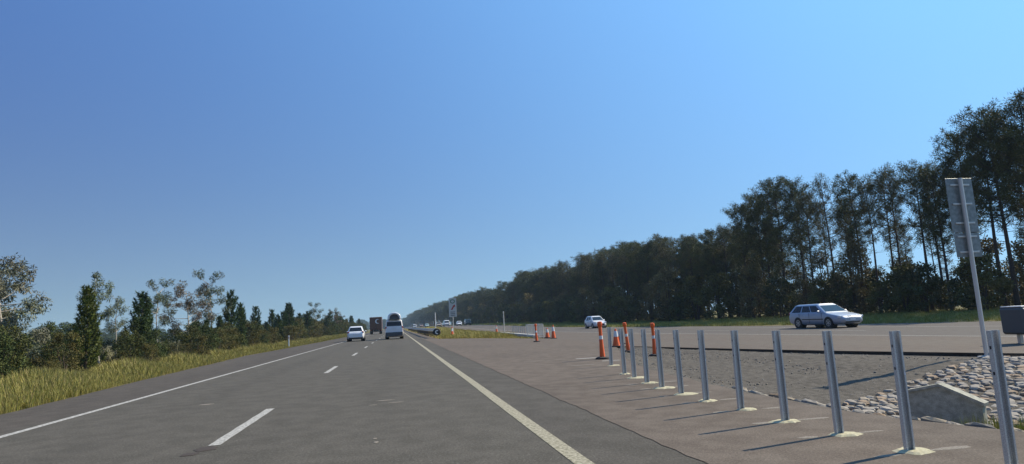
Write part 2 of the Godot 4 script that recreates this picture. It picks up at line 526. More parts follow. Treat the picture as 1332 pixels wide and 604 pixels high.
func build_road_marks() -> void:
	var road: Node = get_node("road")
	part("edge_line", ribbon(1.42, 1.575, -10.0, 50.0, 0.004, 0.006), M.paint_cream, road)
	part("edge_line", ribbon(1.42, 1.575, 50.0, 900.0, 0.004, 0.0), M.paint_cream, road)
	part("edge_line", ribbon(-5.40, -5.27, -10.0, 50.0, 0.004, 0.005), M.paint, road)
	part("edge_line", ribbon(-5.40, -5.27, 50.0, 900.0, 0.004, 0.0), M.paint, road)
	for k in range(-1, 28):
		var d0 := 7.85 + 11.55 * k
		part("lane_dash", ribbon(-2.105, -1.975, d0, d0 + 3.3, 0.004, 0.005), M.paint, road)
	# tar blot where the nearest dash begins, crushed paint specks
	part("tar_stain", blob(P(-2.07, 0.003, 7.66), 0.13, 0.16, 0.004), M.kerb_dark, road)
	part("tar_stain", blob(P(-2.16, 0.003, 7.40), 0.09, 0.11, 0.004), M.kerb_dark, road)
	for q in [[-0.21, 11.15, 0.16, 0.05], [-0.05, 10.75, 0.14, 0.04], [-0.40, 10.6, 0.07, 0.03], [-0.25, 7.18, 0.03, 0.05], [-0.27, 7.42, 0.025, 0.04], [-3.4, 12.6, 0.12, 0.1]]:
		part("paint_speck", blob(P(q[0], 0.003, q[1]), q[2], q[3], 0.003, 9), M.spill, road)
	var pad: Node = get_node("median_pavement")
	for q in [[5.15, 6.25, 18.45, 0.10], [5.45, 5.95, 16.9, 0.08], [3.6, 5.0, 18.5, 0.05], [4.3, 4.9, 15.9, 0.06]]:
		var g := G.new()
		strip(g, [q[2] - q[3], q[2] + q[3]], func(_d): return q[0], func(_d): return q[1], 6, 0.009)
		part("paint_stripe", g, M.paint if q[3] > 0.07 else M.spill, pad)
	var opp: Node = get_node("opposite_road")
	var ds := steps([-8.0, 80.0, 2.0, 300.0, 10.0, 900.0, 30.0])
	for o in [0.0, 7.6]:
		var g := G.new()
		var off: float = o
		strip(g, ds, func(d): return opp_line(d) + off, func(d): return opp_line(d) + off + 0.16, 1, 0.006)
		part("edge_line", g, M.paint, opp)
	for k in 14:
		var g := G.new()
		var d0 := 6.0 + 11.5 * k
		strip(g, [d0, d0 + 1.6, d0 + 3.2], func(d): return opp_line(d) + 3.75, func(d): return opp_line(d) + 3.88, 1, 0.006)
		part("lane_dash", g, M.paint, opp)

# ---------------------------------------------------------------- drain: head wall and pitched stones
func stone_mesh(sx: float, sy: float, sz: float) -> ArrayMesh:
	var g := G.new()
	var top := []
	var mid := []
	var low := []
	var n := 7
	for k in n:
		var w := TAU * (k + rnd(-0.25, 0.25)) / n
		var q := rnd(0.8, 1.12)
		var dv := Vector3(cos(w) * sx, 0, sin(w) * sz) * q
		low.push_back(dv * 0.85 + Vector3(0, -0.10, 0))
		mid.push_back(dv + Vector3(0, sy * rnd(0.25, 0.5), 0))
		top.push_back(dv * rnd(0.62, 0.78) + Vector3(0, sy * rnd(0.85, 1.1), 0))
	var c := Vector3(0, sy * 0.3, 0)
	for k in n:
		var j := (k + 1) % n
		g.poly_out([low[k], low[j], mid[j], mid[k]], c)
		g.poly_out([mid[k], mid[j], top[j], top[k]], c)
		g.tri_out(top[k], top[j], Vector3(0, sy * 1.08, 0), c)
	return g.mesh()

func build_drain() -> void:
	var meshes := []
	for k in 9: meshes.push_back(stone_mesh(rnd(0.085, 0.135), rnd(0.025, 0.055), rnd(0.06, 0.10)))
	var mats := []
	var tones := [[0.31, 0.275, 0.225], [0.26, 0.23, 0.19], [0.34, 0.30, 0.245], [0.28, 0.20, 0.13], [0.20, 0.18, 0.15], [0.30, 0.25, 0.185]]
	for q in tones:
		mats.push_back(ground_mat(ground_tex(300 + mats.size(), 128, Color(q[0], q[1], q[2]) * 0.8, Color(q[0], q[1], q[2]) * 1.15, 0.05, 0.25), 0.6, 0.92, false))
	var bank := Node3D.new()
	bank.name = "stone_bank"; add_child(bank); bank.set_meta("kind", "structure")
	var bed := G.new()
	var pts := []
	var tries := 0
	while tries < 20000:
		tries += 1
		var x := rnd(5.35, 15.5)
		var d := rnd(4.6, 13.6)
		if x > 1.25 * d + 0.6: continue
		if x < pad_edge(d) + 0.28 or d > 10.2 + (x - 6.6) * 0.42 + rnd(-0.35, 0.25): continue
		var ok := true
		for p in pts:
			if absf(p.x - x) < 0.16 and absf(p.y - d) < 0.16 and Vector2(x, d).distance_to(p) < 0.152: ok = false; break
		if ok and Vector2(x, d).distance_to(Vector2(7.95, 8.4)) > 0.62: pts.push_back(Vector2(x, d))
	pts.sort_custom(func(a, b): return a.length() < b.length())
	var rest := G.new()
	for i in pts.size():
		var p: Vector2 = pts[i]
		var at := P(p.x, basin(p.x, p.y) + 0.0, p.y)
		var gx := basin(p.x + 0.2, p.y) - basin(p.x - 0.2, p.y)
		var gd := basin(p.x, p.y + 0.2) - basin(p.x, p.y - 0.2)
		var nn := Vector3(-gx / 0.4, 1, gd / 0.4).normalized()
		var b := Basis(Quaternion(Vector3.UP, nn)) * Basis(Vector3.UP, rnd(0, TAU)) * Basis(Vector3.RIGHT, rnd(-0.22, 0.22))
		b = b.scaled(Vector3.ONE * rnd(0.8, 1.25))
		if i < 300:
			var s := part("stone", meshes[rng.randi() % meshes.size()], mats[rng.randi() % mats.size()], bank)
			s.transform = Transform3D(b, at)
		else:
			var mm: ArrayMesh = meshes[rng.randi() % meshes.size()]
			var a := mm.surface_get_arrays(0)
			var shade: Array = tones[rng.randi() % tones.size()]
			for k in a[Mesh.ARRAY_VERTEX].size():
				rest.v.push_back(at + b * a[Mesh.ARRAY_VERTEX][k]); rest.n.push_back((b * a[Mesh.ARRAY_NORMAL][k]).normalized()); rest.c.push_back(Color(shade[0], shade[1], shade[2]))
	if rest.v.size() > 0:
		part("stones_beyond", rest, mat(1, 1, 1, 0.92, 0.0, true), bank).set_meta("kind", "stuff")
	# loose stones lying on the gravel
	var spots := []
	while spots.size() < 4200:
		var d := 5.0 + 21.0 * pow(rng.randf(), 1.25)
		var x := rnd(pad_edge(d) + 0.05, opp_inner(d) - 0.1)
		if rng.randf() < 0.5 and sin(x * 1.9 + d * 0.7) * sin(d * 1.1 - x * 0.6) < 0.0: continue
		spots.push_back(Transform3D(Basis(Vector3.UP, rnd(0, TAU)).scaled(Vector3.ONE * (0.09 + 0.26 * pow(rng.randf(), 3.0))), P(x, basin(x, d), d)))
	for k in 3:
		var some := []
		for i in range(k, spots.size(), 3): some.push_back(spots[i])
		var o := scatter("loose_gravel", "loose grey and tan stones scattered over the gravel floor", meshes[k], some, "gravel")
		o.material_override = mats[[0, 1, 5][k]]
	# concrete head wall with a pent top, its face towards the drain
	var hw := base("culvert_headwall")
	tag(hw, "weathered dark concrete culvert headwall with pale pent top among the pitched stones", "headwall")
	var u := Vector3(8.17 - 7.73, 0, -8.09 + 8.88).normalized()
	var nb := Vector3(u.z, 0, -u.x)    # away from the camera
	var o := P(7.73, 0, 8.88)
	var f := func(t: float, y: float) -> Vector3: return o + u * t + Vector3(0, y, 0)
	var g := G.new()
	g.prism([f.call(-0.16, -1.1), f.call(-0.14, -0.25), f.call(0.44, -0.10), f.call(0.95, -0.345), f.call(0.95, -1.1)], nb * 0.17)
	part("wall", g, M.wall_concrete, hw)
	var cap := G.new()
	cap.prism([f.call(-0.17, -0.252), f.call(0.44, -0.095), f.call(0.44, -0.055), f.call(-0.19, -0.215)], nb * 0.21 )
	cap.prism([f.call(0.441, -0.095), f.call(0.98, -0.352), f.call(0.99, -0.305), f.call(0.441, -0.055)], nb * 0.21)
	var cp := part("coping", cap, M.wall_concrete, hw)
	cp.position = -nb * 0.02

# ---------------------------------------------------------------- trees
func needle(g: G, p: Vector3, dir: Vector3, ln: float, wd: float) -> void:
	var s := dir.cross(runit()).normalized() * wd * 0.5
	g.tri(p - s, p + s, p + dir * ln)

func leaf(g: G, p: Vector3, dir: Vector3, ln: float, wd: float) -> void:
	var s := dir.cross(runit()).normalized() * wd * 0.5
	var m := p + dir * ln * 0.45
	var t := p + dir * ln
	var nn := dir.cross(s).normalized()
	g.v.push_back(p); g.v.push_back(m + s); g.v.push_back(t); g.v.push_back(p); g.v.push_back(t); g.v.push_back(m - s)
	for k in 6: g.n.push_back(nn); g.c.push_back(g.col)

func tint(r: float, g: float, b: float, v: float) -> Color:
	var k := rnd(1.0 - v, 1.0 + v)
	return Color(r * k * rnd(0.9, 1.12), g * k, b * k * rnd(0.85, 1.1))

# tall plantation pine, 13 m high; crown from cb (0..1) upwards
func tall_pine(cb: float, spread: float, dens: float, hue: Array) -> Node3D:
	var root := base("pine_tree")
	var H := 13.0
	var tr := G.new()
	var pts := []
	var rad := []
	var lx := rnd(-0.22, 0.22)
	var lz := rnd(-0.22, 0.22)
	for i in 9:
		var t := i / 8.0
		pts.push_back(Vector3(lx * t * t + 0.10 * sin(t * 5.0 + lx * 9), H * t * 0.97 - 0.2, lz * t * t))
		rad.push_back(lerpf(0.17, 0.025, pow(t, 0.85)))
	tr.tube(pts, rad, 7)
	var cr := G.new()
	var n := int(58 * dens)
	for i in n:
		var t := lerpf(cb, 0.99, pow((i + rnd(0, 0.8)) / n, 0.85))
		var y := H * t
		var q := (t - cb) / (1.0 - cb)
		var reach := spread * (0.35 + 0.75 * sin(PI * pow(1.0 - q, 0.62) * 0.93)) * rnd(0.55, 1.15)
		var w := i * 2.39996 + rnd(-0.5, 0.5)
		var k := t * 8.0
		var o: Vector3 = pts[int(k)].lerp(pts[mini(int(k) + 1, 8)], k - int(k))
		var dir := Vector3(cos(w), rnd(0.02, 0.55) + 0.4 * q, sin(w)).normalized()
		var e := o + dir * reach + Vector3(0, 0.10 * reach, 0)
		tr.tube([o, o.lerp(e, 0.5) - Vector3(0, 0.06 * reach, 0), e], [0.045 * (1.2 - q), 0.03, 0.01], 4, false)
		var m := maxi(2, int(reach * 2.6))
		for j in m:
			var f := lerpf(0.38, 1.05, (j + rnd(0.0, 1.0)) / m)
			var c := o.lerp(e, f) + runit() * rnd(0.05, 0.40)
			var cc := tint(hue[0], hue[1], hue[2], 0.28)
			var R := rnd(0.34, 0.72)
			for z in int(88 * dens):
				cr.col = cc * rnd(0.75, 1.25)
				var dd := (runit() + Vector3(0, 0.25, 0)).normalized()
				needle(cr, c + dd * R * rnd(0.0, 0.75), (dd + runit() * 0.5).normalized(), rnd(0.13, 0.24), rnd(0.028, 0.05))
	for i in 9:   # dead stubs on the bare bole
		var t := rnd(0.15, cb)
		var o: Vector3 = pts[int(t * 8)]
		o.y = H * t
		var w := rnd(0, TAU)
		tr.tube([o, o + Vector3(cos(w), rnd(-0.2, 0.3), sin(w)) * rnd(0.4, 1.3)], [0.022, 0.006], 3, false)
	part("trunk", tr, M.bark, root)
	part("crown", cr, M.pine_leaf, root)
	return root

# broad bush, 3 m high
func bush(called: String, hue: Array, upright: float, clumps: int, ll: float, lw: float, per: int, barkm: Material) -> Node3D:
	var root := base(called)
	var st := G.new()
	var cr := G.new()
	for s in 6:
		var w := rnd(0, TAU)
		var lean := rnd(0.15, 0.7)
		var e := Vector3(cos(w) * lean, rnd(1.6, 2.5) * upright, sin(w) * lean)
		st.tube([Vector3(cos(w) * 0.08, -0.15, sin(w) * 0.08), e * 0.5 + Vector3(0, 0.1, 0), e], [0.045, 0.03, 0.008], 4, false)
	for i in clumps:
		var yy := rnd(0.02, 1.0)
		var w := rnd(0, TAU)
		var prof := sqrt(maxf(0.0, 1.0 - pow((yy - 0.35) / 0.68, 2.0)))
		var rr := 1.15 * prof * sqrt(rnd(0.05, 1.0))
		var c := Vector3(cos(w) * rr, yy * 2.75 * upright + 0.12 + rnd(-0.1, 0.2), sin(w) * rr)
		var R := rnd(0.18, 0.42)
		var cc := tint(hue[0], hue[1], hue[2], 0.32)
		for k in per:
			cr.col = cc * rnd(0.78, 1.22)
			var dd := runit()
			leaf(cr, c + dd * R * pow(rnd(0, 1), 0.5), (dd * 0.6 + runit() * 0.6 + Vector3(0, 0.15, 0)).normalized(), ll * rnd(0.7, 1.3), lw * rnd(0.7, 1.3))
	part("stem", st, barkm, root)
	part("foliage", cr, M.leaf, root)
	return root

# open-crowned gum, about 6 m
func gum(hue: Array, ends: int, low: float, per: int, narrow: float) -> Node3D:
	var root := base("gum_tree")
	var tr := G.new()
	var cr := G.new()
	var H := 6.0
	var pts := []
	var rad := []
	var bx := rnd(-0.5, 0.5)
	for i in 7:
		var t := i / 6.0
		pts.push_back(Vector3(bx * sin(t * 2.2) + rnd(-0.05, 0.05), H * 0.93 * t - 0.2, 0.25 * sin(t * 3.0 + bx * 7)))
		rad.push_back(lerpf(0.085, 0.015, t))
	tr.tube(pts, rad, 6)
	for i in ends:
		var t := lerpf(low, 1.0, (i + rnd(0.2, 0.8)) / ends)
		var k := t * 6.0
		var o: Vector3 = pts[mini(int(k), 5)].lerp(pts[mini(int(k) + 1, 6)], k - int(k))
		var w := i * 2.4 + rnd(-0.5, 0.5)
		var reach := narrow * rnd(0.35, 1.15) * (1.15 - 0.75 * absf(t - 0.65))
		var e := o + Vector3(cos(w) * reach, rnd(0.15, 0.75), sin(w) * reach)
		tr.tube([o, o.lerp(e, 0.55) + Vector3(0, -0.05, 0), e], [0.03, 0.018, 0.007], 4, false)
		for s in 3:
			var c := e + runit() * 0.30 + Vector3(0, rnd(-0.15, 0.2), 0)
			var cc := tint(hue[0], hue[1], hue[2], 0.3)
			var R := rnd(0.18, 0.36)
			for z in per:
				cr.col = cc * rnd(0.75, 1.3)
				var dd := runit()
				leaf(cr, c + dd * R * pow(rnd(0, 1), 0.45), (dd * 0.5 + runit() * 0.5 + Vector3(0, -0.45, 0)).normalized(), rnd(0.10, 0.19), rnd(0.03, 0.055))
	part("trunk", tr, M.pale_bark, root)
	part("crown", cr, M.leaf, root)
	return root

# young pine with upswept candles, 4 m
func young_pine(hue: Array, width: float) -> Node3D:
	var root := base("young_pine")
	var tr := G.new()
	var cr := G.new()
	var H := 4.0
	tr.tube([Vector3(0, -0.15, 0), Vector3(0.03, H * 0.5, 0.02), Vector3(0, H * 0.97, 0)], [0.075, 0.045, 0.012], 6)
	var y := 0.25
	while y < H * 0.97:
		var q := y / H
		var nb := 6 if q < 0.8 else 4
		var reach := width * (0.22 + 0.85 * pow(1.0 - q, 0.8)) * rnd(0.8, 1.15)
		var w0 := rnd(0, TAU)
		for b in nb:
			var w := w0 + TAU * b / nb + rnd(-0.3, 0.3)
			var ln := reach * rnd(0.65, 1.15)
			var o := Vector3(0, y + rnd(-0.1, 0.1), 0)
			var m := o + Vector3(cos(w), 0.25, sin(w)) * ln * 0.55
			var e := m + Vector3(cos(w) * 0.45, 1.0, sin(w) * 0.45).normalized() * (ln * 0.55 + 0.12)
			tr.tube([o, m, e], [0.02, 0.014, 0.006], 3, false)
			var cc := tint(hue[0], hue[1], hue[2], 0.25)
			var cnt := int(70 + 70 * ln)
			for k in cnt:
				var f := rnd(0.15, 1.0)
				var p := o.lerp(m, f * 2.0) if f < 0.5 else m.lerp(e, f * 2.0 - 1.0)
				var ax := (m - o).normalized() if f < 0.5 else (e - m).normalized()
				cr.col = cc * rnd(0.75, 1.3)
				needle(cr, p, (ax * 0.7 + runit()).normalized(), rnd(0.12, 0.22), rnd(0.03, 0.05))
		y += rnd(0.24, 0.34)
	for k in 160:   # leader
		cr.col = tint(hue[0], hue[1], hue[2], 0.3)
		needle(cr, Vector3(0, H * rnd(0.84, 1.0), 0), (Vector3(0, 0.9, 0) + runit()).normalized(), rnd(0.12, 0.22), 0.04)
	part("trunk", tr, M.bark, root)
	part("crown", cr, M.pine_leaf, root)
	return root

var wear := FastNoiseLite.new()
var used := {}
func plant(proto: Node3D, at: Vector3, s: Vector3, turn: float, label: String, category: String, group: String) -> Node3D:
	var o: Node3D
	if used.has(proto): o = copy(proto)
	else:
		o = proto; used[proto] = true
	o.position = at; o.rotation.y = turn; o.scale = s
	if o.has_meta("group"): o.remove_meta("group")
	tag(o, label, category, group)
	return o

func tree_x(d: float) -> float: return opp_outer(d) + ip(d, [0.0, 48.0, 70.0, 118.0, 310.0, 900.0], [19.0, 19.0, 17.5, 16.0, 10.0, 6.0])
func tree_h(d: float) -> float: return ip(d, [41.0, 46.0, 49.0, 53.0, 56.0, 60.0, 68.0, 74.0, 84.0, 95.0, 118.0, 170.0, 270.0, 410.0, 900.0], [17.2, 16.0, 14.0, 13.4, 13.4, 14.0, 15.8, 15.2, 12.8, 13.2, 14.2, 15.0, 14.8, 15.6, 18.5])

func build_trees_right() -> void:
	var dark := [0.086, 0.095, 0.033]
	var pines := [tall_pine(0.40, 1.9, 1.0, dark), tall_pine(0.30, 2.1, 1.1, [0.094, 0.100, 0.032]), tall_pine(0.48, 1.75, 0.9, [0.104, 0.106, 0.042]), tall_pine(0.54, 1.5, 0.7, [0.104, 0.100, 0.042]), tall_pine(0.15, 2.2, 1.15, [0.090, 0.098, 0.033]), tall_pine(0.25, 1.55, 0.8, [0.116, 0.106, 0.044])]
	var far_group := "dark pines of the belt beyond the far carriageway"
	var far_label := ["tall dark pine crowded into the belt beyond the far carriageway", "wide crowned dark pine in the belt beyond the far carriageway", "bare boled pine with a high crown beyond the far carriageway", "thin crowned spindly pine beyond the far carriageway", "dark pine branched nearly to the ground beyond the far carriageway", "narrow greyish pine with a long crown beyond the far carriageway"]
	var count := 0
	# the nearest pines stand in one thin row with sky between them: [ahead, kind, height, width]
	var near := [[75.6, 4, 14.9, 1.0], [73.0, 1, 15.6, 1.0], [70.6, 0, 14.6, 1.05], [67.9, 1, 16.7, 1.05], [65.8, 0, 16.0, 0.95], [63.1, 2, 13.7, 0.9], [60.7, 5, 15.4, 0.8], [59.0, 3, 11.5, 0.9], [57.1, 0, 14.4, 1.0], [55.1, 3, 13.2, 0.85], [53.9, 2, 14.0, 0.85], [52.1, 5, 13.9, 0.8], [50.6, 2, 13.9, 0.95], [49.4, 3, 12.7, 0.9], [48.2, 0, 13.0, 0.9], [47.0, 2, 13.6, 0.85], [45.6, 0, 15.6, 0.95], [43.9, 2, 15.8, 0.95], [42.7, 0, 16.8, 1.0], [41.0, 1, 16.4, 1.0], [39.1, 0, 18.0, 1.05]]
	var nth := ["first", "second", "third", "fourth", "fifth", "sixth", "seventh", "eighth", "ninth", "tenth", "eleventh", "twelfth", "thirteenth", "fourteenth", "fifteenth", "sixteenth", "seventeenth", "eighteenth", "nineteenth", "twentieth", "twenty-first"]
	var looks := ["dense crowned", "wide crowned", "high crowned", "spindly", "low branched", "narrow"]
	for i in near.size():
		var q: Array = near[i]
		var x: float = tree_x(q[0]) + rnd(-0.9, 0.9)
		var s: float = q[2] / 13.0
		plant(pines[q[1]], P(x, lie(x, q[0]), q[0]), Vector3(s * q[3], s, s * q[3]), rnd(0, TAU), "%s pine, %s in the thin row counted from the dense belt's edge" % [looks[q[1]], nth[i]], "pine tree", far_group)
	var d := 40.0
	while d < 1150.0:
		var rows := 1 if d < 77.0 else (3 if d < 200.0 else 2)
		for r in rows:
			var dd := d + rnd(-1.2, 1.2) * (1.0 + d / 120.0)
			var k := rng.randi() % 6
			if d < 77.0: k = [3, 2, 3, 5][rng.randi() % 4]
			var x := tree_x(dd) + r * 3.6 + rnd(-1.0, 1.0) + (rnd(3.5, 8.0) if d < 77.0 else 0.0)
			var h := tree_h(dd) * rnd(0.74, 1.07) * (1.0 + 0.05 * r) * (0.86 if d < 77.0 else 1.0)
			var s := h / 13.0
			var sw := s * (rnd(0.75, 0.95) if d < 77.0 else rnd(1.0, 1.4)) * (1.0 + clampf((d - 150.0) / 500.0, 0.0, 0.8))
			plant(pines[k], P(x, lie(x, dd), dd), Vector3(sw, s, sw), rnd(0, TAU), far_label[k], "pine tree", far_group)
			count += 1
		d += ip(d, [48.0, 84.0, 160.0, 300.0, 700.0], [2.9, 2.7, 3.8, 6.5, 15.0])
	print("right pines ", count)
	# scrub at the foot of the belt
	var scrub := [bush("scrub_bush", [0.130, 0.124, 0.038], 1.1, 46, 0.16, 0.09, 95, M.bark), bush("scrub_bush", [0.165, 0.135, 0.055], 1.4, 40, 0.14, 0.08, 90, M.bark), bush("scrub_bush", [0.095, 0.102, 0.036], 1.0, 46, 0.15, 0.08, 95, M.bark)]
	var names := ["olive green bush at the foot of the far pine belt", "yellowish brown bush at the foot of the far pine belt", "dark green bush at the foot of the far pine belt"]
	for q in [[1, 69.5, -3.4, 1.55, 0.95, "tall yellowish olive bush just behind the silver blue wagon"], [1, 61.8, -1.0, 1.65, 0.7, "tall thin brown bush between the pines beside the wagon"], [1, 56.6, -1.0, 1.8, 0.65, "tallest brown bush under the narrow pines"], [0, 51.0, -1.5, 1.3, 1.0, "olive bush in front of the tall sign's pines"]]:
		var x: float = tree_x(q[1]) + q[2]
		plant(scrub[q[0]], P(x, lie(x, q[1]), q[1]), Vector3(q[3] * q[4], q[3], q[3] * q[4]), rnd(0, TAU), q[5], "bush", "scrub at the foot of the far pine belt")
	d = 39.0
	while d < 330.0:
		for r in (3 if d < 78.0 else 2):
			var dd := d + rnd(-1.0, 1.0)
			if r == 0 and rng.randf() < (0.18 if dd < 75 else 0.15): continue
			var k := rng.randi() % 3
			var x := tree_x(dd) - (2.2 if dd < 85.0 else 4.6) + r * 4.2 + rnd(-0.8, 0.8)
			var s := rnd(0.7, 1.5) * (1.0 if dd < 75 else 1.3)
			plant(scrub[k], P(x, lie(x, dd), dd), Vector3(s * 1.1, s, s * 1.1), rnd(0, TAU), names[k], "bush", "scrub at the foot of the far pine belt")
		d += ip(d, [60.0, 110.0, 330.0], [2.4, 3.2, 9.0])

func build_trees_left() -> void:
	var olive := [bush("roadside_bush", [0.088, 0.096, 0.026], 1.0, 54, 0.13, 0.06, 100, M.bark), bush("roadside_bush", [0.112, 0.100, 0.031], 1.1, 48, 0.12, 0.055, 95, M.bark), bush("roadside_bush", [0.060, 0.080, 0.022], 1.2, 54, 0.13, 0.06, 100, M.bark), bush("roadside_bush", [0.085, 0.080, 0.034], 0.8, 44, 0.10, 0.05, 110, M.bark)]
	var names := ["olive green bush in the scrub behind the grass verge", "ochre tinted bush in the scrub behind the grass verge", "deep green bush in the scrub behind the grass verge", "low brownish bush in the scrub behind the grass verge"]
	var pines := [young_pine([0.046, 0.078, 0.022], 0.95), young_pine([0.056, 0.086, 0.021], 0.75), young_pine([0.042, 0.072, 0.024], 1.1)]
	var lime := young_pine([0.085, 0.105, 0.017], 0.85)
	var gums := [gum([0.145, 0.150, 0.105], 42, 0.22, 120, 1.2), gum([0.120, 0.140, 0.085], 9, 0.45, 110, 0.62), gum([0.090, 0.105, 0.055], 12, 0.45, 110, 1.1), gum([0.130, 0.105, 0.072], 17, 0.4, 110, 1.3)]
	# the ones that stand out against the sky: [proto, x, d, height, width factor, label]
	var hero := [
		[gums[0], -15.1, 28.2, 5.0, 1.1, "large pale grey gum with a full leafy crown", "gum tree"],
		[gums[0], -17.0, 29.8, 4.5, 1.0, "pale grey gum half hidden behind the fullest gum", "gum tree"],
		[lime, -14.0, 32.6, 4.05, 0.95, "yellow green young pine beside a slender pale gum", "pine tree"],
		[pines[1], -14.6, 34.5, 3.1, 0.8, "short blue green young pine at the slender gum's foot", "pine tree"],
		[gums[1], -15.2, 36.9, 5.15, 1.0, "slender pale gum with tufts of leaves up its bare stem", "gum tree"],
		[gums[1], -15.9, 41.0, 4.5, 0.8, "thin gum with one small tuft held out on top", "gum tree"],
		[pines[0], -14.4, 40.2, 4.25, 1.1, "broad dark young pine with upswept candles beside thin gum", "pine tree"],
		[pines[2], -15.4, 43.6, 3.6, 0.8, "dark young pine close behind the broad candle pine", "pine tree"],
		[gums[2], -15.0, 45.5, 5.2, 0.95, "round headed green gum with several pale stems", "gum tree"],
		[gums[3], -15.6, 52.0, 5.7, 1.1, "brownish gum with a spreading reddish crown", "gum tree"],
		[gums[2], -15.2, 56.5, 6.6, 0.9, "tallest gum of the verge, leaf clumps on long forks", "gum tree"],
		[pines[0], -14.8, 62.0, 5.6, 0.9, "tall dark young pine next to the tallest gum", "pine tree"],
		[pines[1], -14.9, 66.0, 4.6, 0.9, "dark young pine at the shoulder of a taller pine", "pine tree"],
		[pines[2], -14.9, 73.0, 4.4, 0.9, "narrow dark young pine standing apart above the bushes", "pine tree"],
		[pines[0], -14.6, 93.0, 5.6, 1.0, "dark young pine behind the white guide post", "pine tree"],
		[pines[2], -15.2, 96.5, 5.5, 1.0, "dark young pine paired with one behind the guide post", "pine tree"],
		[gums[2], -15.2, 128.0, 6.7, 1.1, "rounded green gum above the bushes near the white hatchback", "gum tree"],
		[gums[3], -15.0, 158.0, 6.6, 1.2, "brown tinted gum at the scrub's far end", "gum tree"],
	]
	for q in [[0, -13.6, 25.5, 0.72, "leafy olive bush crowding the foot of the fullest gum"], [2, -14.6, 30.6, 0.66, "upright deep green bush before the yellow green young pine"], [1, -13.2, 29.0, 0.60, "ochre bush between the fullest gum and yellow green pine"], [0, -13.8, 36.8, 0.66, "olive bush at the foot of the slender pale gum"]]:
		plant(olive[q[0]], P(q[1], lie(q[1], q[2]), q[2]), Vector3(q[3], q[3], q[3]), rnd(0, TAU), q[4], "bush", "")
	for q in hero:
		var H0 := 6.0 if q[6] == "gum tree" else 4.0
		var s: float = q[3] / H0
		plant(q[0], P(q[1], lie(q[1], q[2]), q[2]), Vector3(s * q[4], s, s * q[4]), rnd(0, TAU), q[5], q[6], "")
	var d := 19.0
	var n := 0
	while d < 260.0:
		for r in 3:
			var dd := d + rnd(-0.9, 0.9) * (1.0 + d / 100.0)
			var x := -12.4 - r * 1.9 + rnd(-0.7, 0.7)
			var k := rng.randi() % 4
			if rng.randf() < (0.22 if r == 0 or dd > 70.0 else 0.28): continue
			var s := rnd(0.42, 0.95) * ip(dd, [20.0, 36.0, 60.0, 120.0, 250.0], [0.66, 0.76, 0.95, 1.35, 1.7]) * (0.8 if r == 0 else 1.0)
			plant(olive[k], P(x, lie(x, dd), dd), Vector3(s * 1.15, s, s * 1.15), rnd(0, TAU), names[k], "bush", "scrub behind the grass verge")
			n += 1
		if rng.randf() < 0.30 and d > 50.0:
			var x := rnd(-16.5, -13.5)
			var s := rnd(0.65, 1.1) * ip(d, [20.0, 60.0, 150.0, 260.0], [0.7, 0.95, 1.35, 1.6])
			plant(pines[rng.randi() % 3], P(x, lie(x, d), d), Vector3(s, s, s), rnd(0, TAU), "dark young pine scattered among the verge scrub", "pine tree", "young pines scattered in the scrub")
		d += ip(d, [25.0, 60.0, 120.0, 260.0], [1.7, 2.2, 3.6, 7.0])
	print("left scrub ", n)
	# far wood on the plain behind
	var src: MeshInstance3D = olive[2].get_node("foliage")
	var mm := MultiMesh.new()
	mm.transform_format = MultiMesh.TRANSFORM_3D
	mm.mesh = src.mesh
	mm.instance_count = 520
	for i in 520:
		var dd := rnd(60.0, 700.0)
		var x := -rnd(60.0, 150.0) - dd * rnd(0.1, 0.9)
		var s := rnd(1.6, 2.8)
		if i >= 420:
			dd = rnd(1000.0, 1500.0); x = rnd(-160.0, 60.0); s = rnd(3.0, 4.6)
		mm.set_instance_transform(i, Transform3D(Basis(Vector3.UP, rnd(0, TAU)).scaled(Vector3(s * 1.8, s, s * 1.8)), P(x, -0.5, dd)))
	var wood := MultiMeshInstance3D.new()
	wood.name = "far_wood"; wood.multimesh = mm; wood.material_override = M.leaf
	add_child(wood)
	wood.set_meta("kind", "stuff")
	tag(wood, "low dark wood far across the plain behind scrub and road", "wood")

# ---------------------------------------------------------------- grass
func tuft(blades: int, h: float, spread: float, cols: Array) -> ArrayMesh:
	var g := G.new()
	for i in blades:
		var w := rnd(0, TAU)
		var o := Vector3(cos(w), 0, sin(w)) * rnd(0, spread)
		var lean := Vector3(cos(w + rnd(-0.6, 0.6)), 0, sin(w + rnd(-0.6, 0.6))) * rnd(0.05, 0.45)
		var hh := h * rnd(0.5, 1.15)
		var m := o + Vector3(0, hh * 0.6, 0) + lean * hh * 0.35
		var t := o + Vector3(0, hh, 0) + lean * hh * rnd(0.8, 1.3)
		var s := Vector3(-sin(w), 0, cos(w)) * rnd(0.0035, 0.007)
		var c: Array = cols[rng.randi() % cols.size()]
		g.col = tint(c[0], c[1], c[2], 0.25)
		g.tri(o - s, o + s, m + s * 0.8); g.tri(o - s, m + s * 0.8, m - s * 0.8); g.tri(m - s * 0.8, m + s * 0.8, t)
	return g.mesh()

func scatter(called: String, label: String, mesh: Mesh, spots: Array, category := "grass") -> MultiMeshInstance3D:
	var mm := MultiMesh.new()
	mm.transform_format = MultiMesh.TRANSFORM_3D
	mm.mesh = mesh
	mm.instance_count = spots.size()
	for i in spots.size():
		mm.set_instance_transform(i, spots[i])
	var o := MultiMeshInstance3D.new()
	o.name = numbered(called); o.multimesh = mm; o.material_override = M.grass
	add_child(o)
	o.set_meta("kind", "stuff")
	tag(o, label, category)
	return o

func spot(x: float, y: float, d: float, s: float, wide := 1.0) -> Transform3D:
	return Transform3D(Basis(Vector3.UP, rnd(0, TAU)).scaled(Vector3(s * wide, s, s * wide)), P(x, y, d))

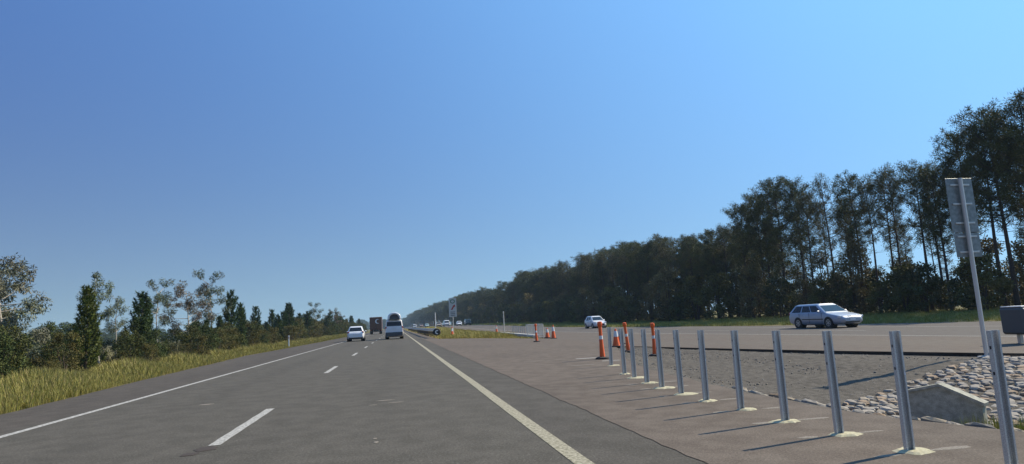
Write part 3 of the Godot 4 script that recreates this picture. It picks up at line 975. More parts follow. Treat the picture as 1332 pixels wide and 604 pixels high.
func build_grass() -> void:
	var straw := [[0.31, 0.255, 0.085], [0.25, 0.225, 0.05], [0.165, 0.175, 0.03], [0.35, 0.295, 0.125], [0.21, 0.20, 0.04]]
	var green := [[0.20, 0.215, 0.04], [0.27, 0.25, 0.055], [0.31, 0.27, 0.08], [0.17, 0.19, 0.035]]
	var a := []
	for i in 17000:
		var u := rng.randf()
		var d := 6.0 + 150.0 * pow(u, 1.7)
		var x := left_edge(d) - 0.10 - 4.6 * pow(rng.randf(), 1.1) + rnd(-0.1, 0.1)
		var s := rnd(0.35, 0.95) * ip(left_edge(d) - x, [0.0, 0.8, 3.0], [0.42, 0.75, 1.15]) * (1.0 + 0.3 * sin(d * 0.9 + x * 1.7))
		a.push_back(spot(x, lie(x, d) - 0.03, d, s, 1.1 + d / 60.0))
	scatter("verge_grass", "tall straw coloured grass along the verge below the scrub", tuft(40, 0.50, 0.20, straw), a)
	var b := []
	for i in 9000:
		var d := 45.0 + 190.0 * pow(rng.randf(), 1.5)
		var x := rnd(pad_edge(d) + 0.15, opp_inner(d) - 0.1)
		if d < 60.0 and x > 9.6: continue
		b.push_back(spot(x, lie(x, d) - 0.06, d, rnd(0.35, 1.0) * (1.0 if d > 52 else 0.5), 1.3 + d / 60.0))
	scatter("median_grass", "dry ochre grass on the median island round the white sign", tuft(30, 0.42, 0.20, [[0.40, 0.31, 0.085], [0.33, 0.27, 0.06], [0.22, 0.21, 0.04], [0.44, 0.36, 0.12]]), b)
	var c := []
	for i in 15000:
		var d := 22.0 + 260.0 * pow(rng.randf(), 1.6)
		var x := rnd(opp_outer(d) + 0.1, tree_x(d) + 3.0)
		c.push_back(spot(x, lie(x, d) - 0.04, d, rnd(0.4, 1.0), 1.4 + d / 60.0))
	scatter("belt_grass", "green grass strip between the far carriageway and the pines", tuft(22, 0.40, 0.18, green), c)
	var e := []
	for i in 240:
		var x := rnd(7.0, 9.6)
		var d := 7.7 - (x - 8.1) * 0.35 + rnd(-0.5, 0.35)
		if x < 8.0 and d > 7.7: continue
		e.push_back(spot(x, basin(x, d) - 0.01, d, rnd(0.5, 1.15)))
	scatter("drain_grass", "thin weeds growing at the foot of the culvert headwall", tuft(14, 0.38, 0.10, green), e)

# ---------------------------------------------------------------- bare steel posts
func channel(g: G, at: Vector3, h: float) -> void:
	# open C section, web along x, flanges towards the camera side
	var w := 0.038
	var f := 0.036
	var t := 0.007
	var lip := 0.014
	var prof := [Vector2(-w, 0), Vector2(w, 0), Vector2(w, f), Vector2(w - lip, f), Vector2(w - lip, f - t), Vector2(w - t, f - t), Vector2(w - t, t), Vector2(-w + t, t), Vector2(-w + t, f - t), Vector2(-w + lip, f - t), Vector2(-w + lip, f), Vector2(-w, f)]
	for i in prof.size():
		var p: Vector2 = prof[i]
		var q: Vector2 = prof[(i + 1) % prof.size()]
		var a := at + Vector3(p.x, 0, p.y)
		var b := at + Vector3(q.x, 0, q.y)
		var up := Vector3(0, h, 0)
		g.tri(a, b + up, b); g.tri(a, a + up, b + up)
	for r in [[-w, w, 0.0, t], [-w, -w + t, t, f], [w - t, w, t, f], [-w + t, -w + lip, f - t, f], [w - lip, w - t, f - t, f]]:
		g.poly_out([at + Vector3(r[0], h, r[2]), at + Vector3(r[1], h, r[2]), at + Vector3(r[1], h, r[3]), at + Vector3(r[0], h, r[3])], at)

func build_posts() -> void:
	var line := [[4.16, 3.94], [4.01, 4.68], [4.00, 5.50], [4.00, 6.34], [4.04, 7.30], [4.06, 8.22], [4.10, 9.08], [4.20, 10.02], [4.28, 10.85], [4.45, 11.9], [4.58, 12.8], [5.10, 15.15]]
	var nth := ["twelfth", "eleventh", "tenth", "ninth", "eighth", "seventh", "sixth", "fifth", "fourth", "third", "second", "first"]
	for i in 12:
		var x: float = line[i][0]
		var d: float = line[i][1]
		var o := base("guardrail_post", P(x, 0.005, d))
		tag(o, "bare galvanised channel post on pale footing, %s from the upright orange bollard" % nth[i], "post", "row of bare galvanised guardrail posts")
		var g := G.new()
		var h := 0.955 - 0.03 * (i / 11.0)
		channel(g, Vector3.ZERO, h)
		var s := part("channel", g, M.galv, o)
		s.rotation = Vector3(rnd(-0.014, 0.014), rnd(-0.10, 0.10), rnd(-0.014, 0.014))
		for y in [h - 0.12, h - 0.30]:
			var hole := G.new()
			hole.box(Vector3(-0.0382, y, 0.018), Vector3(0.002, 0.022, 0.014))
			part("bolt_hole", hole, M.black, s)
		if i % 2 == 1:
			var dot := G.new()
			dot.box(Vector3(0.030, h * rnd(0.45, 0.66), 0.0375), Vector3(0.013, 0.02, 0.003))
			part("sticker", dot, M.white, s)
		part("footing", blob(Vector3(rnd(-0.01, 0.06), 0.001, rnd(-0.02, 0.05)), rnd(0.12, 0.20), rnd(0.09, 0.16), 0.014, 19), M.footing, o)
		if i < 9:
			part("concrete_spill", blob(Vector3(rnd(0.32, 0.42), 0.001, rnd(-0.06, 0.08)), rnd(0.14, 0.22), rnd(0.03, 0.06), 0.003, 11), M.spill, o)
			part("concrete_spill", blob(Vector3(-rnd(0.22, 0.32), 0.001, rnd(-0.02, 0.1)), rnd(0.08, 0.14), rnd(0.03, 0.07), 0.003, 9), M.spill, o)

# ---------------------------------------------------------------- bollards, fence, barrier, signs on the median
func bollard(at: Vector3, h: float, lean: Vector2, turn: float, label: String) -> Node3D:
	var o := base("traffic_bollard", at, turn)
	tag(o, label, "bollard", "orange work site bollards")
	var bs := G.new()
	bs.lathe(Vector3.ZERO, Vector3.UP, [[0.0, 0.0], [0.0, 0.205], [0.035, 0.20], [0.06, 0.12], [0.06, 0.0]], 8)
	part("base", bs, M.rubber, o)
	var b := Basis(Vector3.RIGHT, lean.x) * Basis(Vector3.BACK, lean.y)
	var st := G.new()
	st.lathe(Vector3(0, 0.045, 0), Vector3.UP, [[0.0, 0.0], [0.0, 0.080], [h * 0.36, 0.056], [h * 0.60, 0.050], [h * 0.80, 0.048], [h * 0.845, 0.066], [h * 0.875, 0.074], [h * 0.945, 0.066], [h * 0.955, 0.0]], 14)
	var s := part("stem", st, M.orange, o)
	s.basis = b
	for y in [0.52]:
		var bd := G.new()
		bd.lathe(Vector3(0, h * y, 0), Vector3.UP, [[0.0, 0.048], [0.0, 0.0565], [0.10, 0.0545], [0.10, 0.045]], 14)
		part("reflective_band", bd, M.white, s)
	return o

func cone(at: Vector3, h: float, label: String) -> Node3D:
	var o := base("traffic_cone", at)
	tag(o, label, "traffic cone", "orange traffic cones")
	var bs := G.new()
	bs.box(Vector3(0, 0.02, 0), Vector3(0.40, 0.04, 0.40), Basis.IDENTITY, 0.008)
	part("base", bs, M.rubber, o)
	var c := G.new()
	c.lathe(Vector3(0, 0.04, 0), Vector3.UP, [[0.0, 0.16], [h - 0.05, 0.035], [h - 0.04, 0.0]], 14)
	part("body", c, M.orange, o)
	var bd := G.new()
	bd.lathe(Vector3(0, 0.04, 0), Vector3.UP, [[h * 0.5, 0.09], [h * 0.5, 0.103], [h * 0.82, 0.067], [h * 0.82, 0.05]], 14)
	part("reflective_band", bd, M.white, o)
	return o

func at_ground(x: float, d: float, lift := 0.0) -> Vector3: return P(x, lie(x, d) + lift, d)

func build_median_things() -> void:
	bollard(at_ground(5.74, 17.75, 0.012), 1.06, Vector2(0, 0.02), 0.3, "upright orange bollard at the end of the steel posts")
	bollard(P(8.43, basin(8.43, 22.9) + 0.02, 22.9), 1.10, Vector2(0.05, 0.10), 0.0, "leaning orange bollard on the gravel edge with faded top")
	bollard(P(8.50, basin(8.50, 20.6) + 0.02, 20.6), 1.10, Vector2(0.0, 0.05), 1.0, "orange bollard standing on the gravel behind the steel posts")
	bollard(at_ground(7.86, 36.2, 0.012), 1.02, Vector2(0.02, 0.05), 0.5, "orange bollard in front of the steel fence end")
	cone(at_ground(10.62, 43.4, 0.012), 0.92, "tall orange and white cone right beside the fence end")
	cone(at_ground(10.85, 46.2, 0.012), 0.70, "shorter orange cone tucked behind the tall cone")
	cone(at_ground(8.95, 25.7, 0.012), 0.74, "orange cone where the gravel meets the crossing")
	cone(at_ground(10.3, 29.0, 0.012), 0.70, "orange cone between the leaning bollard and the far lanes")
	cone(at_ground(12.9, 84.0), 0.95, "orange cone on the far carriageway edge beyond the kerb")
	cone(at_ground(5.55, 66.0), 0.95, "orange cone beside the white sign's post")
	# kerb with fence panels
	var kb := base("concrete_kerb")
	tag(kb, "low white concrete kerb along the median island under the fence", "kerb")
	var pts := [[10.30, 47.6], [10.72, 56.0], [11.1, 64.0], [11.5, 73.0]]
	for i in 3:
		for j in 3:
			var a := Vector2(pts[i][0], pts[i][1]).lerp(Vector2(pts[i + 1][0], pts[i + 1][1]), j / 3.0)
			var b := Vector2(pts[i][0], pts[i][1]).lerp(Vector2(pts[i + 1][0], pts[i + 1][1]), (j + 1) / 3.0 - 0.004)
			var mid := (a + b) * 0.5
			var ln := a.distance_to(b)
			var g := G.new()
			g.box(Vector3.ZERO, Vector3(0.45, 0.24, ln), Basis.IDENTITY, 0.02)
			var p := part("kerb_block", g, M.concrete, kb)
			p.position = P(mid.x, lie(mid.x, mid.y) + 0.10, mid.y)
			p.rotation.y = -atan2(b.x - a.x, b.y - a.y)
	var fp := [[10.82, 47.3], [10.93, 49.5], [11.04, 51.7], [11.15, 53.9], [11.26, 56.1]]
	var fl := ["steel fence panel at the open end by the tall cone", "second steel fence panel from the tall cone", "third steel fence panel from the tall cone", "steel fence panel next to the thin posts"]
	for i in 4:
		var a := Vector2(fp[i][0], fp[i][1])
		var b := Vector2(fp[i + 1][0], fp[i + 1][1])
		var o := base("steel_fence_panel", at_ground(a.x, a.y), -atan2(b.x - a.x, b.y - a.y))
		tag(o, fl[i], "fence panel", "grey steel fence panels on the median")
		var fr := G.new()
		var ln := a.distance_to(b) - 0.06
		fr.tube([Vector3(0, -0.03, 0), Vector3(0, 1.0, 0)], [0.025, 0.025], 8)
		fr.tube([Vector3(0, -0.03, -ln), Vector3(0, 1.0, -ln)], [0.025, 0.025], 8)
		fr.tube([Vector3(0, 0.98, -0.02), Vector3(0, 0.98, -ln + 0.02)], [0.022, 0.022], 8)
		fr.tube([Vector3(0, 0.18, -0.02), Vector3(0, 0.18, -ln + 0.02)], [0.022, 0.022], 8)
		part("frame", fr, M.galv, o)
		for k in 14:
			var bar := G.new()
			var z := -ln * (k + 1) / 15.0
			bar.tube([Vector3(0, 0.17, z), Vector3(0, 0.98, z)], [0.009, 0.009], 5, false)
			part("bar", bar, M.galv, o)
		var ft := G.new()
		ft.box(Vector3(0, 0.03, -0.02), Vector3(0.6, 0.03, 0.06), Basis.IDENTITY, 0.006)
		part("foot", ft, M.galv, o)
	# end face panel across the fence
	var ep := base("steel_fence_panel", at_ground(9.55, 47.2))
	tag(ep, "steel fence panel set across the end, facing the traffic", "fence panel", "grey steel fence panels on the median")
	var fr := G.new()
	for q in [[0.0, 0.0], [1.2, 0.0]]: fr.tube([Vector3(q[0], -0.03, 0), Vector3(q[0], 1.0, 0)], [0.025, 0.025], 8)
	for y in [0.98, 0.16]: fr.tube([Vector3(0.02, y, 0), Vector3(1.18, y, 0)], [0.022, 0.022], 8)
	part("frame", fr, M.galv, ep)
	for k in 11:
		var bar := G.new()
		bar.tube([Vector3(0.1 * (k + 1), 0.16, 0), Vector3(0.1 * (k + 1), 0.98, 0)], [0.013, 0.013], 5, false)
		part("bar", bar, M.galv, ep)
	for k in 8:
		var q := Vector2(11.34 + 0.05 * k, 57.4 + 1.15 * k)
		var o := base("fence_stake", at_ground(q.x, q.y))
		tag(o, "thin grey steel stake in the row behind the fence panels", "stake", "thin stakes behind the fence panels")
		var g := G.new()
		channel(g, Vector3(0, -0.05, 0), 0.92)
		part("channel", g, M.galv, o)
	# slim poles
	for q in [[4.36, 74.0, 2.6, "slim white pole rising behind the crash barrier nose"], [10.95, 66.0, 2.35, "slim grey pole standing behind the stakes on the island"]]:
		var o := base("slim_pole", at_ground(q[0], q[1]))
		tag(o, q[3], "pole")
		var g := G.new()
		g.tube([Vector3(0, -0.1, 0), Vector3(0, q[2], 0)], [0.055, 0.05], 10)
		part("shaft", g, M.white if q[0] < 5 else M.galv, o)
		var cp := G.new()
		cp.lathe(Vector3(0, q[2], 0), Vector3.UP, [[0.0, 0.06], [0.03, 0.06], [0.05, 0.0]], 10)
		part("cap", cp, M.galv, o)
	# sign on its post
	var sg := base("road_sign", at_ground(5.9, 68.4))
	tag(sg, "tall white road sign with green ring and red slash on the island", "road sign")
	var pg := G.new()
	pg.tube([Vector3(0, -0.1, 0), Vector3(0, 3.9, 0)], [0.045, 0.045], 10)
	part("post", pg, M.galv, sg)
	var pl := G.new()
	pl.box(Vector3(0, 2.98, 0.055), Vector3(0.80, 1.98, 0.012), Basis.IDENTITY, 0.004)
	part("plate", pl, M.signwhite, sg)
	var ring := G.new()
	for k in 20:
		var a0 := TAU * k / 20
		var a1 := TAU * (k + 1) / 20
		ring.prism([Vector3(cos(a0) * 0.26, 3.62 + sin(a0) * 0.22, 0.062), Vector3(cos(a1) * 0.26, 3.62 + sin(a1) * 0.22, 0.062), Vector3(cos(a1) * 0.17, 3.62 + sin(a1) * 0.14, 0.062), Vector3(cos(a0) * 0.17, 3.62 + sin(a0) * 0.14, 0.062)], Vector3(0, 0, 0.004))
	part("green_ring", ring, M.signgreen, sg)
	var sl := G.new()
	sl.prism([Vector3(-0.2, 2.75, 0.062), Vector3(-0.05, 2.72, 0.062), Vector3(0.22, 3.12, 0.062), Vector3(0.08, 3.2, 0.062)], Vector3(0, 0, 0.004))
	part("red_slash", sl, M.signred, sg)
	var hd := G.new()
	hd.prism([Vector3(-0.02, 3.13, 0.062), Vector3(0.24, 3.3, 0.062), Vector3(0.27, 3.02, 0.062)], Vector3(0, 0, 0.0035))
	part("red_tip", hd, M.signred, sg)
	var bl := G.new()
	for y in [2.5, 2.32, 2.16]: bl.box(Vector3(0, y, 0.063), Vector3(0.5, 0.07, 0.004))
	part("grey_lines", bl, M.signgrey, sg)
	# crash barrier with its nose
	var br := base("crash_barrier", P(0, 0, 0))
	tag(br, "weathered steel crash barrier running along the median with a black nose", "crash barrier")
	var at := func(d: float) -> Vector3: return P(ip(d, [61.0, 75.0, 400.0], [3.72, 3.5, 3.3]), 0.0, d)
	var wave := [[0.58, 0.0], [0.63, 0.05], [0.68, 0.05], [0.735, 0.0], [0.79, 0.05], [0.84, 0.05], [0.89, 0.0]]
	var d := 61.5
	while d < 340.0:
		var e := d + (4.0 if d < 130 else 20.0)
		var g := G.new()
		for k in wave.size() - 1:
			var a0: Vector3 = at.call(d) + Vector3(-0.10 - wave[k][1], wave[k][0], 0)
			var a1: Vector3 = at.call(d) + Vector3(-0.10 - wave[k + 1][1], wave[k + 1][0], 0)
			var b0: Vector3 = at.call(e - 0.02) + Vector3(-0.10 - wave[k][1], wave[k][0], 0)
			var b1: Vector3 = at.call(e - 0.02) + Vector3(-0.10 - wave[k + 1][1], wave[k + 1][0], 0)
			g.poly_out([a0, a1, b1, b0], a0 + Vector3(3, -0.3, 0))
			g.poly_out([a0 + Vector3(0.006, 0, 0), a1 + Vector3(0.006, 0, 0), b1 + Vector3(0.006, 0, 0), b0 + Vector3(0.006, 0, 0)], a0 + Vector3(-3, -0.3, 0))
		part("rail", g, M.galv, br)
		d = e
	d = 62.0
	while d < 200.0:
		var g := G.new()
		g.box(at.call(d) + Vector3(0, 0.40, 0), Vector3(0.15, 0.92, 0.12), Basis.IDENTITY, 0.01)
		part("post", g, M.bark, br)
		d += 2.5 if d < 110 else 6.0
	var nose := G.new()
	nose.lathe(at.call(61.2) + Vector3(-0.02, 0.56, -0.15), Vector3.BACK, [[0.0, 0.0], [0.0, 0.36], [0.32, 0.36], [0.42, 0.30], [0.45, 0.0]], 20)
	var nz := part("nose", nose, M.rubber, br)
	var mk := G.new()
	for k in 12:
		var a0 := lerpf(0.9, 5.2, k / 12.0)
		var a1 := lerpf(0.9, 5.2, (k + 1) / 12.0)
		var c: Vector3 = at.call(61.2) + Vector3(0.0, 0.56, 0.302)
		mk.prism([c + Vector3(cos(a0) * 0.19, sin(a0) * 0.19, 0), c + Vector3(cos(a1) * 0.19, sin(a1) * 0.19, 0), c + Vector3(cos(a1) * 0.09, sin(a1) * 0.10, 0), c + Vector3(cos(a0) * 0.09, sin(a0) * 0.10, 0)], Vector3(0, 0, 0.004))
	part("white_mark", mk, M.white, nz)
	var ns := G.new()
	ns.box(at.call(61.1) + Vector3(0, 0.12, 0), Vector3(0.16, 0.3, 0.16), Basis.IDENTITY, 0.01)
	part("nose_leg", ns, M.rubber, br)
	# guide posts on the verge
	for q in [[-8.98, 57.0, "white guide post standing in the verge grass"], [-8.9, 132.0, "small white guide post far along the verge near hatchback"]]:
		var o := base("guide_post", at_ground(q[0], q[1]))
		tag(o, q[2], "guide post")
		var g := G.new()
		g.box(Vector3(0, 0.46, 0), Vector3(0.11, 1.04, 0.035), Basis.IDENTITY, 0.008)
		part("shaft", g, M.white, o)
		var rf := G.new()
		rf.box(Vector3(0, 0.80, 0.019), Vector3(0.055, 0.12, 0.006), Basis.IDENTITY, 0.002)
		part("reflector", rf, M.tail, o)

func build_far_sign_and_terminal() -> void:
	var o := base("road_sign", P(14.45, basin(14.30, 13.85) - 0.16, 13.85), 0.0)
	tag(o, "grey back of a tall road sign on a single pole by the gravel", "road sign")
	var g := G.new()
	g.tube([Vector3(0, -0.10, 0), Vector3(0, 4.72, 0)], [0.05, 0.05], 12)
	part("pole", g, M.galv, o)
	var f := G.new()
	f.lathe(Vector3(0, 0.10, 0), Vector3.UP, [[0.0, 0.22], [0.08, 0.20], [0.10, 0.0]], 10)
	part("footing", f, M.concrete, o)
	var up := G.new()
	up.box(Vector3(0.02, 4.02, -0.075), Vector3(0.80, 1.42, 0.012), Basis.IDENTITY, 0.004)
	part("upper_plate", up, M.plate, o)
	var lo := G.new()
	lo.box(Vector3(0.02, 2.98, -0.072), Vector3(0.76, 0.62, 0.012), Basis.IDENTITY, 0.004)
	part("lower_plate", lo, M.plate, o)
	for y in [2.8, 3.2, 3.55, 4.05, 4.55]:
		var b := G.new()
		b.box(Vector3(0.02, y, -0.055), Vector3(0.58, 0.045, 0.025), Basis.IDENTITY, 0.004)
		part("bracket", b, M.galv, o)
	# guard rail terminal
	var t := base("barrier_terminal", at_ground(17.75, 15.75))
	tag(t, "dark grey box-shaped barrier terminal on steel legs beside the far carriageway", "barrier terminal")
	var bx := G.new()
	bx.box(Vector3(0, 0.66, 0), Vector3(0.62, 0.78, 0.75), Basis.IDENTITY, 0.06)
	part("head", bx, M.signgrey, t)
	var tp := G.new()
	tp.box(Vector3(0, 1.065, 0), Vector3(0.56, 0.03, 0.66), Basis.IDENTITY, 0.01)
	part("top_plate", tp, M.white, t)
	for z in [-0.2, 0.2]:
		var l := G.new()
		l.box(Vector3(0.12, 0.14, z), Vector3(0.12, 0.42, 0.10), Basis.IDENTITY, 0.01)
		part("leg", l, M.galv, t)
	var pn := G.new()
	pn.box(Vector3(0.95, 0.62, 0.05), Vector3(1.25, 0.34, 0.09), Basis.IDENTITY, 0.03)
	part("rail", pn, M.galv, t)
	for x in [1.0, 1.5]:
		var l := G.new()
		l.box(Vector3(x, 0.30, -0.02), Vector3(0.13, 0.74, 0.13), Basis.IDENTITY, 0.01)
		part("post", l, M.galv, t)

# ---------------------------------------------------------------- vehicles (front towards -z, origin on the ground)
func slab(g: G, q: Array, th: float) -> void:   # thin plate on quad q, pushed outwards from x=0/z=0 axis
	var nn: Vector3 = ((q[2] - q[0]) as Vector3).cross(q[1] - q[0]).normalized()
	var c: Vector3 = (q[0] + q[1] + q[2] + q[3]) * 0.25
	if nn.dot(c - Vector3(0, 0.6, c.z * 0.2)) < 0.0: nn = -nn
	g.prism(q, nn * th)

func wheel(root: Node3D, x: float, z: float, r: float, w: float) -> void:
	var s := signf(x)
	var o := Node3D.new()
	o.name = "wheel"
	root.add_child(o, true)
	o.position = Vector3(x, r, z)
	var t := G.new()
	t.lathe(Vector3(-s * w, 0, 0), Vector3(s, 0, 0), [[0.0, 0.0], [0.0, r * 0.9], [w * 0.15, r], [w * 0.85, r], [w, r * 0.92], [w, r * 0.66], [w * 0.9, r * 0.64], [w * 0.9, 0.0]], 24)
	part("tyre", t, M.rubber, o)
	var m := G.new()
	m.lathe(Vector3(-s * w * 0.09, 0, 0), Vector3(s, 0, 0), [[0.0, r * 0.64], [0.012, r * 0.63], [0.012, r * 0.55], [-0.02, r * 0.54]], 20)
	m.lathe(Vector3(-s * w * 0.09, 0, 0), Vector3(s, 0, 0), [[-0.015, r * 0.2], [0.012, r * 0.16], [0.014, 0.0]], 12)
	for k in 6:
		var b := Basis(Vector3.RIGHT, TAU * k / 6.0)
		m.box(b * Vector3(0, r * 0.36, 0) + Vector3(-s * w * 0.09, 0, 0), Vector3(0.022, r * 0.42, r * 0.17), b, 0.004)
	part("rim", m, M.rim, o)

# q: L length, W half width, st: stations [z, ylow, yhigh, half-width factor], cabin dict
func car(called: String, at: Vector3, turn: float, q: Dictionary) -> Node3D:
	var root := base(called, at, turn)
	var W: float = q.W
	var g := G.new()
	var rows := []
	for s in q.st:
		var w: float = W * s[3]
		var a: float = s[1]
		var b: float = s[2]
		var r := []
		var half := [[0.0, a], [w * 0.84, a], [w * 0.965, a + 0.07], [w * 0.995, a + (b - a) * 0.35], [w, a + (b - a) * 0.62], [w * 0.975, b - 0.055], [w * 0.93, b - 0.012], [w * 0.80, b], [0.0, b + q.get("crown", 0.025)]]
		for k in range(half.size() - 1, -1, -1): r.push_back(Vector3(-half[k][0], half[k][1], s[0]))
		for k in range(1, half.size()): r.push_back(Vector3(half[k][0], half[k][1], s[0]))
		rows.push_back(r)
	# columns run top-left ... bottom ... top-right
	g.grid(rows, Vector3(0, 0.55, 0))
	for e in [0, rows.size() - 1]:
		var c := Vector3(0, 0, 0)
		for p in rows[e]: c += p
		c /= rows[e].size()
		for k in rows[e].size() - 1: g.tri_out(rows[e][k], rows[e][k + 1], c, Vector3(0, c.y, 0))
	part("body", g, q.paint, root)
	# cabin: rounded rings from belt to roof
	var cb: Dictionary = q.cabin
	var ring := func(t: float, shrink: float) -> Array:
		var zf: float = lerpf(cb.zf0, cb.zf1, t)
		var zr: float = lerpf(cb.zr0, cb.zr1, t)
		var w: float = lerpf(cb.w0, cb.w1, t)
		var y: float = lerpf(cb.y0, cb.y1, t)
		var out := []
		var rr: float = cb.get("r", 0.13)
		for corner in [[1, 1], [-1, 1], [-1, -1], [1, -1]]:
			var cx: float = corner[0] * (w - rr)
			var cz: float = (zr - rr) if corner[1] > 0 else (zf + rr)
			var a0 := 0.0
			if corner[0] < 0 and corner[1] > 0: a0 = PI / 2
			elif corner[0] < 0: a0 = PI
			elif corner[1] < 0: a0 = 3 * PI / 2
			for k in 5:
				var a: float = a0 + PI / 2 * k / 4.0
				out.push_back(Vector3((cx + cos(a) * rr) * (1.0 - shrink), y, (cz + sin(a) * rr) - (cz * shrink * 0.5)))
		out.push_back(out[0])
		return out
	var cg := G.new()
	var rr := []
	for t in [-0.06, 0.0, 0.3, 0.6, 0.84]: rr.push_back(ring.call(t, 0.0))
	cg.grid(rr, Vector3(0, cb.y0 + 0.1, (cb.zf0 + cb.zr0) * 0.5))
	part("pillars", cg, q.paint, root)
	var rf := G.new()
	var r2 := [ring.call(0.84, 0.0), ring.call(0.92, 0.02), ring.call(0.975, 0.07), ring.call(1.0, 0.18)]
	for k in r2[3].size(): r2[3][k].y += 0.012
	rf.grid(r2, Vector3(0, cb.y0, (cb.zf0 + cb.zr0) * 0.5))
	var top := Vector3(0, cb.y1 + 0.02, (cb.zf1 + cb.zr1) * 0.5)
	for k in r2[3].size() - 1: rf.tri_out(r2[3][k], r2[3][k + 1], top, Vector3(0, 0, top.z))
	part("roof", rf, q.get("roof_paint", q.paint), root)
	# glass
	var R: float = cb.get("r", 0.13)
	var zfa := func(t: float) -> float: return lerpf(cb.zf0, cb.zf1, t)
	var zra := func(t: float) -> float: return lerpf(cb.zr0, cb.zr1, t)
	var wa := func(t: float) -> float: return lerpf(cb.w0, cb.w1, t)
	var ya := func(t: float) -> float: return lerpf(cb.y0, cb.y1, t)
	var t0: float = cb.get("g0", 0.08)
	var t1: float = cb.get("g1", 0.80)
	var ws := G.new()
	slab(ws, [Vector3(-wa.call(t0) + R * 0.75, ya.call(t0), zfa.call(t0)), Vector3(wa.call(t0) - R * 0.75, ya.call(t0), zfa.call(t0)), Vector3(wa.call(t1) - R * 0.75, ya.call(t1), zfa.call(t1)), Vector3(-wa.call(t1) + R * 0.75, ya.call(t1), zfa.call(t1))], 0.006)
	part("windscreen", ws, M.glass, root)
	var rw := G.new()
	var b0: float = cb.get("rg0", t0)
	slab(rw, [Vector3(-wa.call(b0) + R * 0.9, ya.call(b0), zra.call(b0)), Vector3(wa.call(b0) - R * 0.9, ya.call(b0), zra.call(b0)), Vector3(wa.call(t1) - R * 0.9, ya.call(t1), zra.call(t1)), Vector3(-wa.call(t1) + R * 0.9, ya.call(t1), zra.call(t1))], 0.006)
	part("rear_window", rw, M.glass, root)
	for s in [-1.0, 1.0]:
		for w in q.windows:
			var sg := G.new()
			var pts := []
			for e in [[w[0], t0], [w[1], t0], [w[1], t1], [w[0], t1]]:
				var z := lerpf(zfa.call(e[1]) + R, zra.call(e[1]) - R, e[0])
				pts.push_back(Vector3(s * wa.call(e[1]), ya.call(e[1]), z))
			slab(sg, pts, 0.006)
			part("side_window", sg, M.glass, root)
		for z in q.axles:
			var ag := G.new()
			ag.lathe(Vector3(s * (W * 0.6), q.wr, z), Vector3(s, 0, 0), [[0.0, 0.0], [0.0, q.wr * 1.14], [W * 0.4 + 0.004, q.wr * 1.14], [W * 0.4 + 0.004, 0.0]], 22)
			part("wheel_arch", ag, M.black, root)
			wheel(root, s * (W + 0.012), z, q.wr, 0.20)
		var mg := G.new()
		mg.box(Vector3(s * (W + 0.07), cb.y0 + 0.05, cb.zf0 + 0.42), Vector3(0.17, 0.12, 0.08), Basis.IDENTITY, 0.025)
		part("mirror", mg, q.get("trim", q.paint), root)
		for z in q.get("handles", []):
			var hg := G.new()
			hg.box(Vector3(s * (W * 0.985 + 0.012), cb.y0 - 0.10, z), Vector3(0.025, 0.03, 0.16), Basis.IDENTITY, 0.006)
			part("door_handle", hg, q.get("trim", q.paint), root)
		for z in q.get("seams", []):
			var hg := G.new()
			hg.box(Vector3(s * (W * 0.995), (cb.y0 + 0.30) * 0.5, z), Vector3(0.016, cb.y0 - 0.36, 0.012))
			part("door_gap", hg, M.black, root)
	for f in q.get("plates", []):   # flat fittings: [name, material, centre, size]
		var pg := G.new()
		pg.box(f[2], f[3], Basis.IDENTITY, minf(0.02, f[3].y * 0.25) if f[3].x > 0.05 and f[3].z > 0.03 else 0.0)
		part(f[0], pg, f[1], root)
	return root

func hatch_spec(paint: Material) -> Dictionary:
	return {"W": 0.86, "paint": paint, "wr": 0.31, "axles": [-1.27, 1.27],
		"st": [[-2.0, 0.34, 0.58, 0.62], [-1.93, 0.22, 0.68, 0.84], [-1.6, 0.19, 0.80, 0.97], [-1.0, 0.19, 0.92, 1.0], [0.0, 0.19, 0.95, 1.0], [1.2, 0.20, 0.98, 1.0], [1.75, 0.24, 1.0, 0.97], [1.96, 0.34, 0.94, 0.88], [2.02, 0.42, 0.74, 0.78]],
		"cabin": {"zf0": -1.15, "zf1": -0.28, "zr0": 1.88, "zr1": 1.42, "w0": 0.80, "w1": 0.60, "y0": 0.94, "y1": 1.50, "g0": 0.06, "rg0": 0.12},
		"windows": [[0.10, 0.46], [0.50, 0.84]], "handles": [-0.1, 0.85], "seams": [-0.78, 0.30],
		"plates": [["tail_light", M.tail, Vector3(-0.70, 0.90, 1.90), Vector3(0.20, 0.17, 0.16)], ["tail_light", M.tail, Vector3(0.70, 0.90, 1.90), Vector3(0.20, 0.17, 0.16)], ["bumper_insert", M.black, Vector3(0, 0.36, 1.92), Vector3(1.30, 0.22, 0.14)], ["number_plate", M.white, Vector3(0, 0.68, 2.03), Vector3(0.38, 0.11, 0.02)],
			["headlight", M.lamp, Vector3(-0.62, 0.70, -1.84), Vector3(0.30, 0.15, 0.18)], ["headlight", M.lamp, Vector3(0.62, 0.70, -1.84), Vector3(0.30, 0.15, 0.18)], ["grille", M.black, Vector3(0, 0.44, -1.955), Vector3(0.95, 0.26, 0.10)]]}

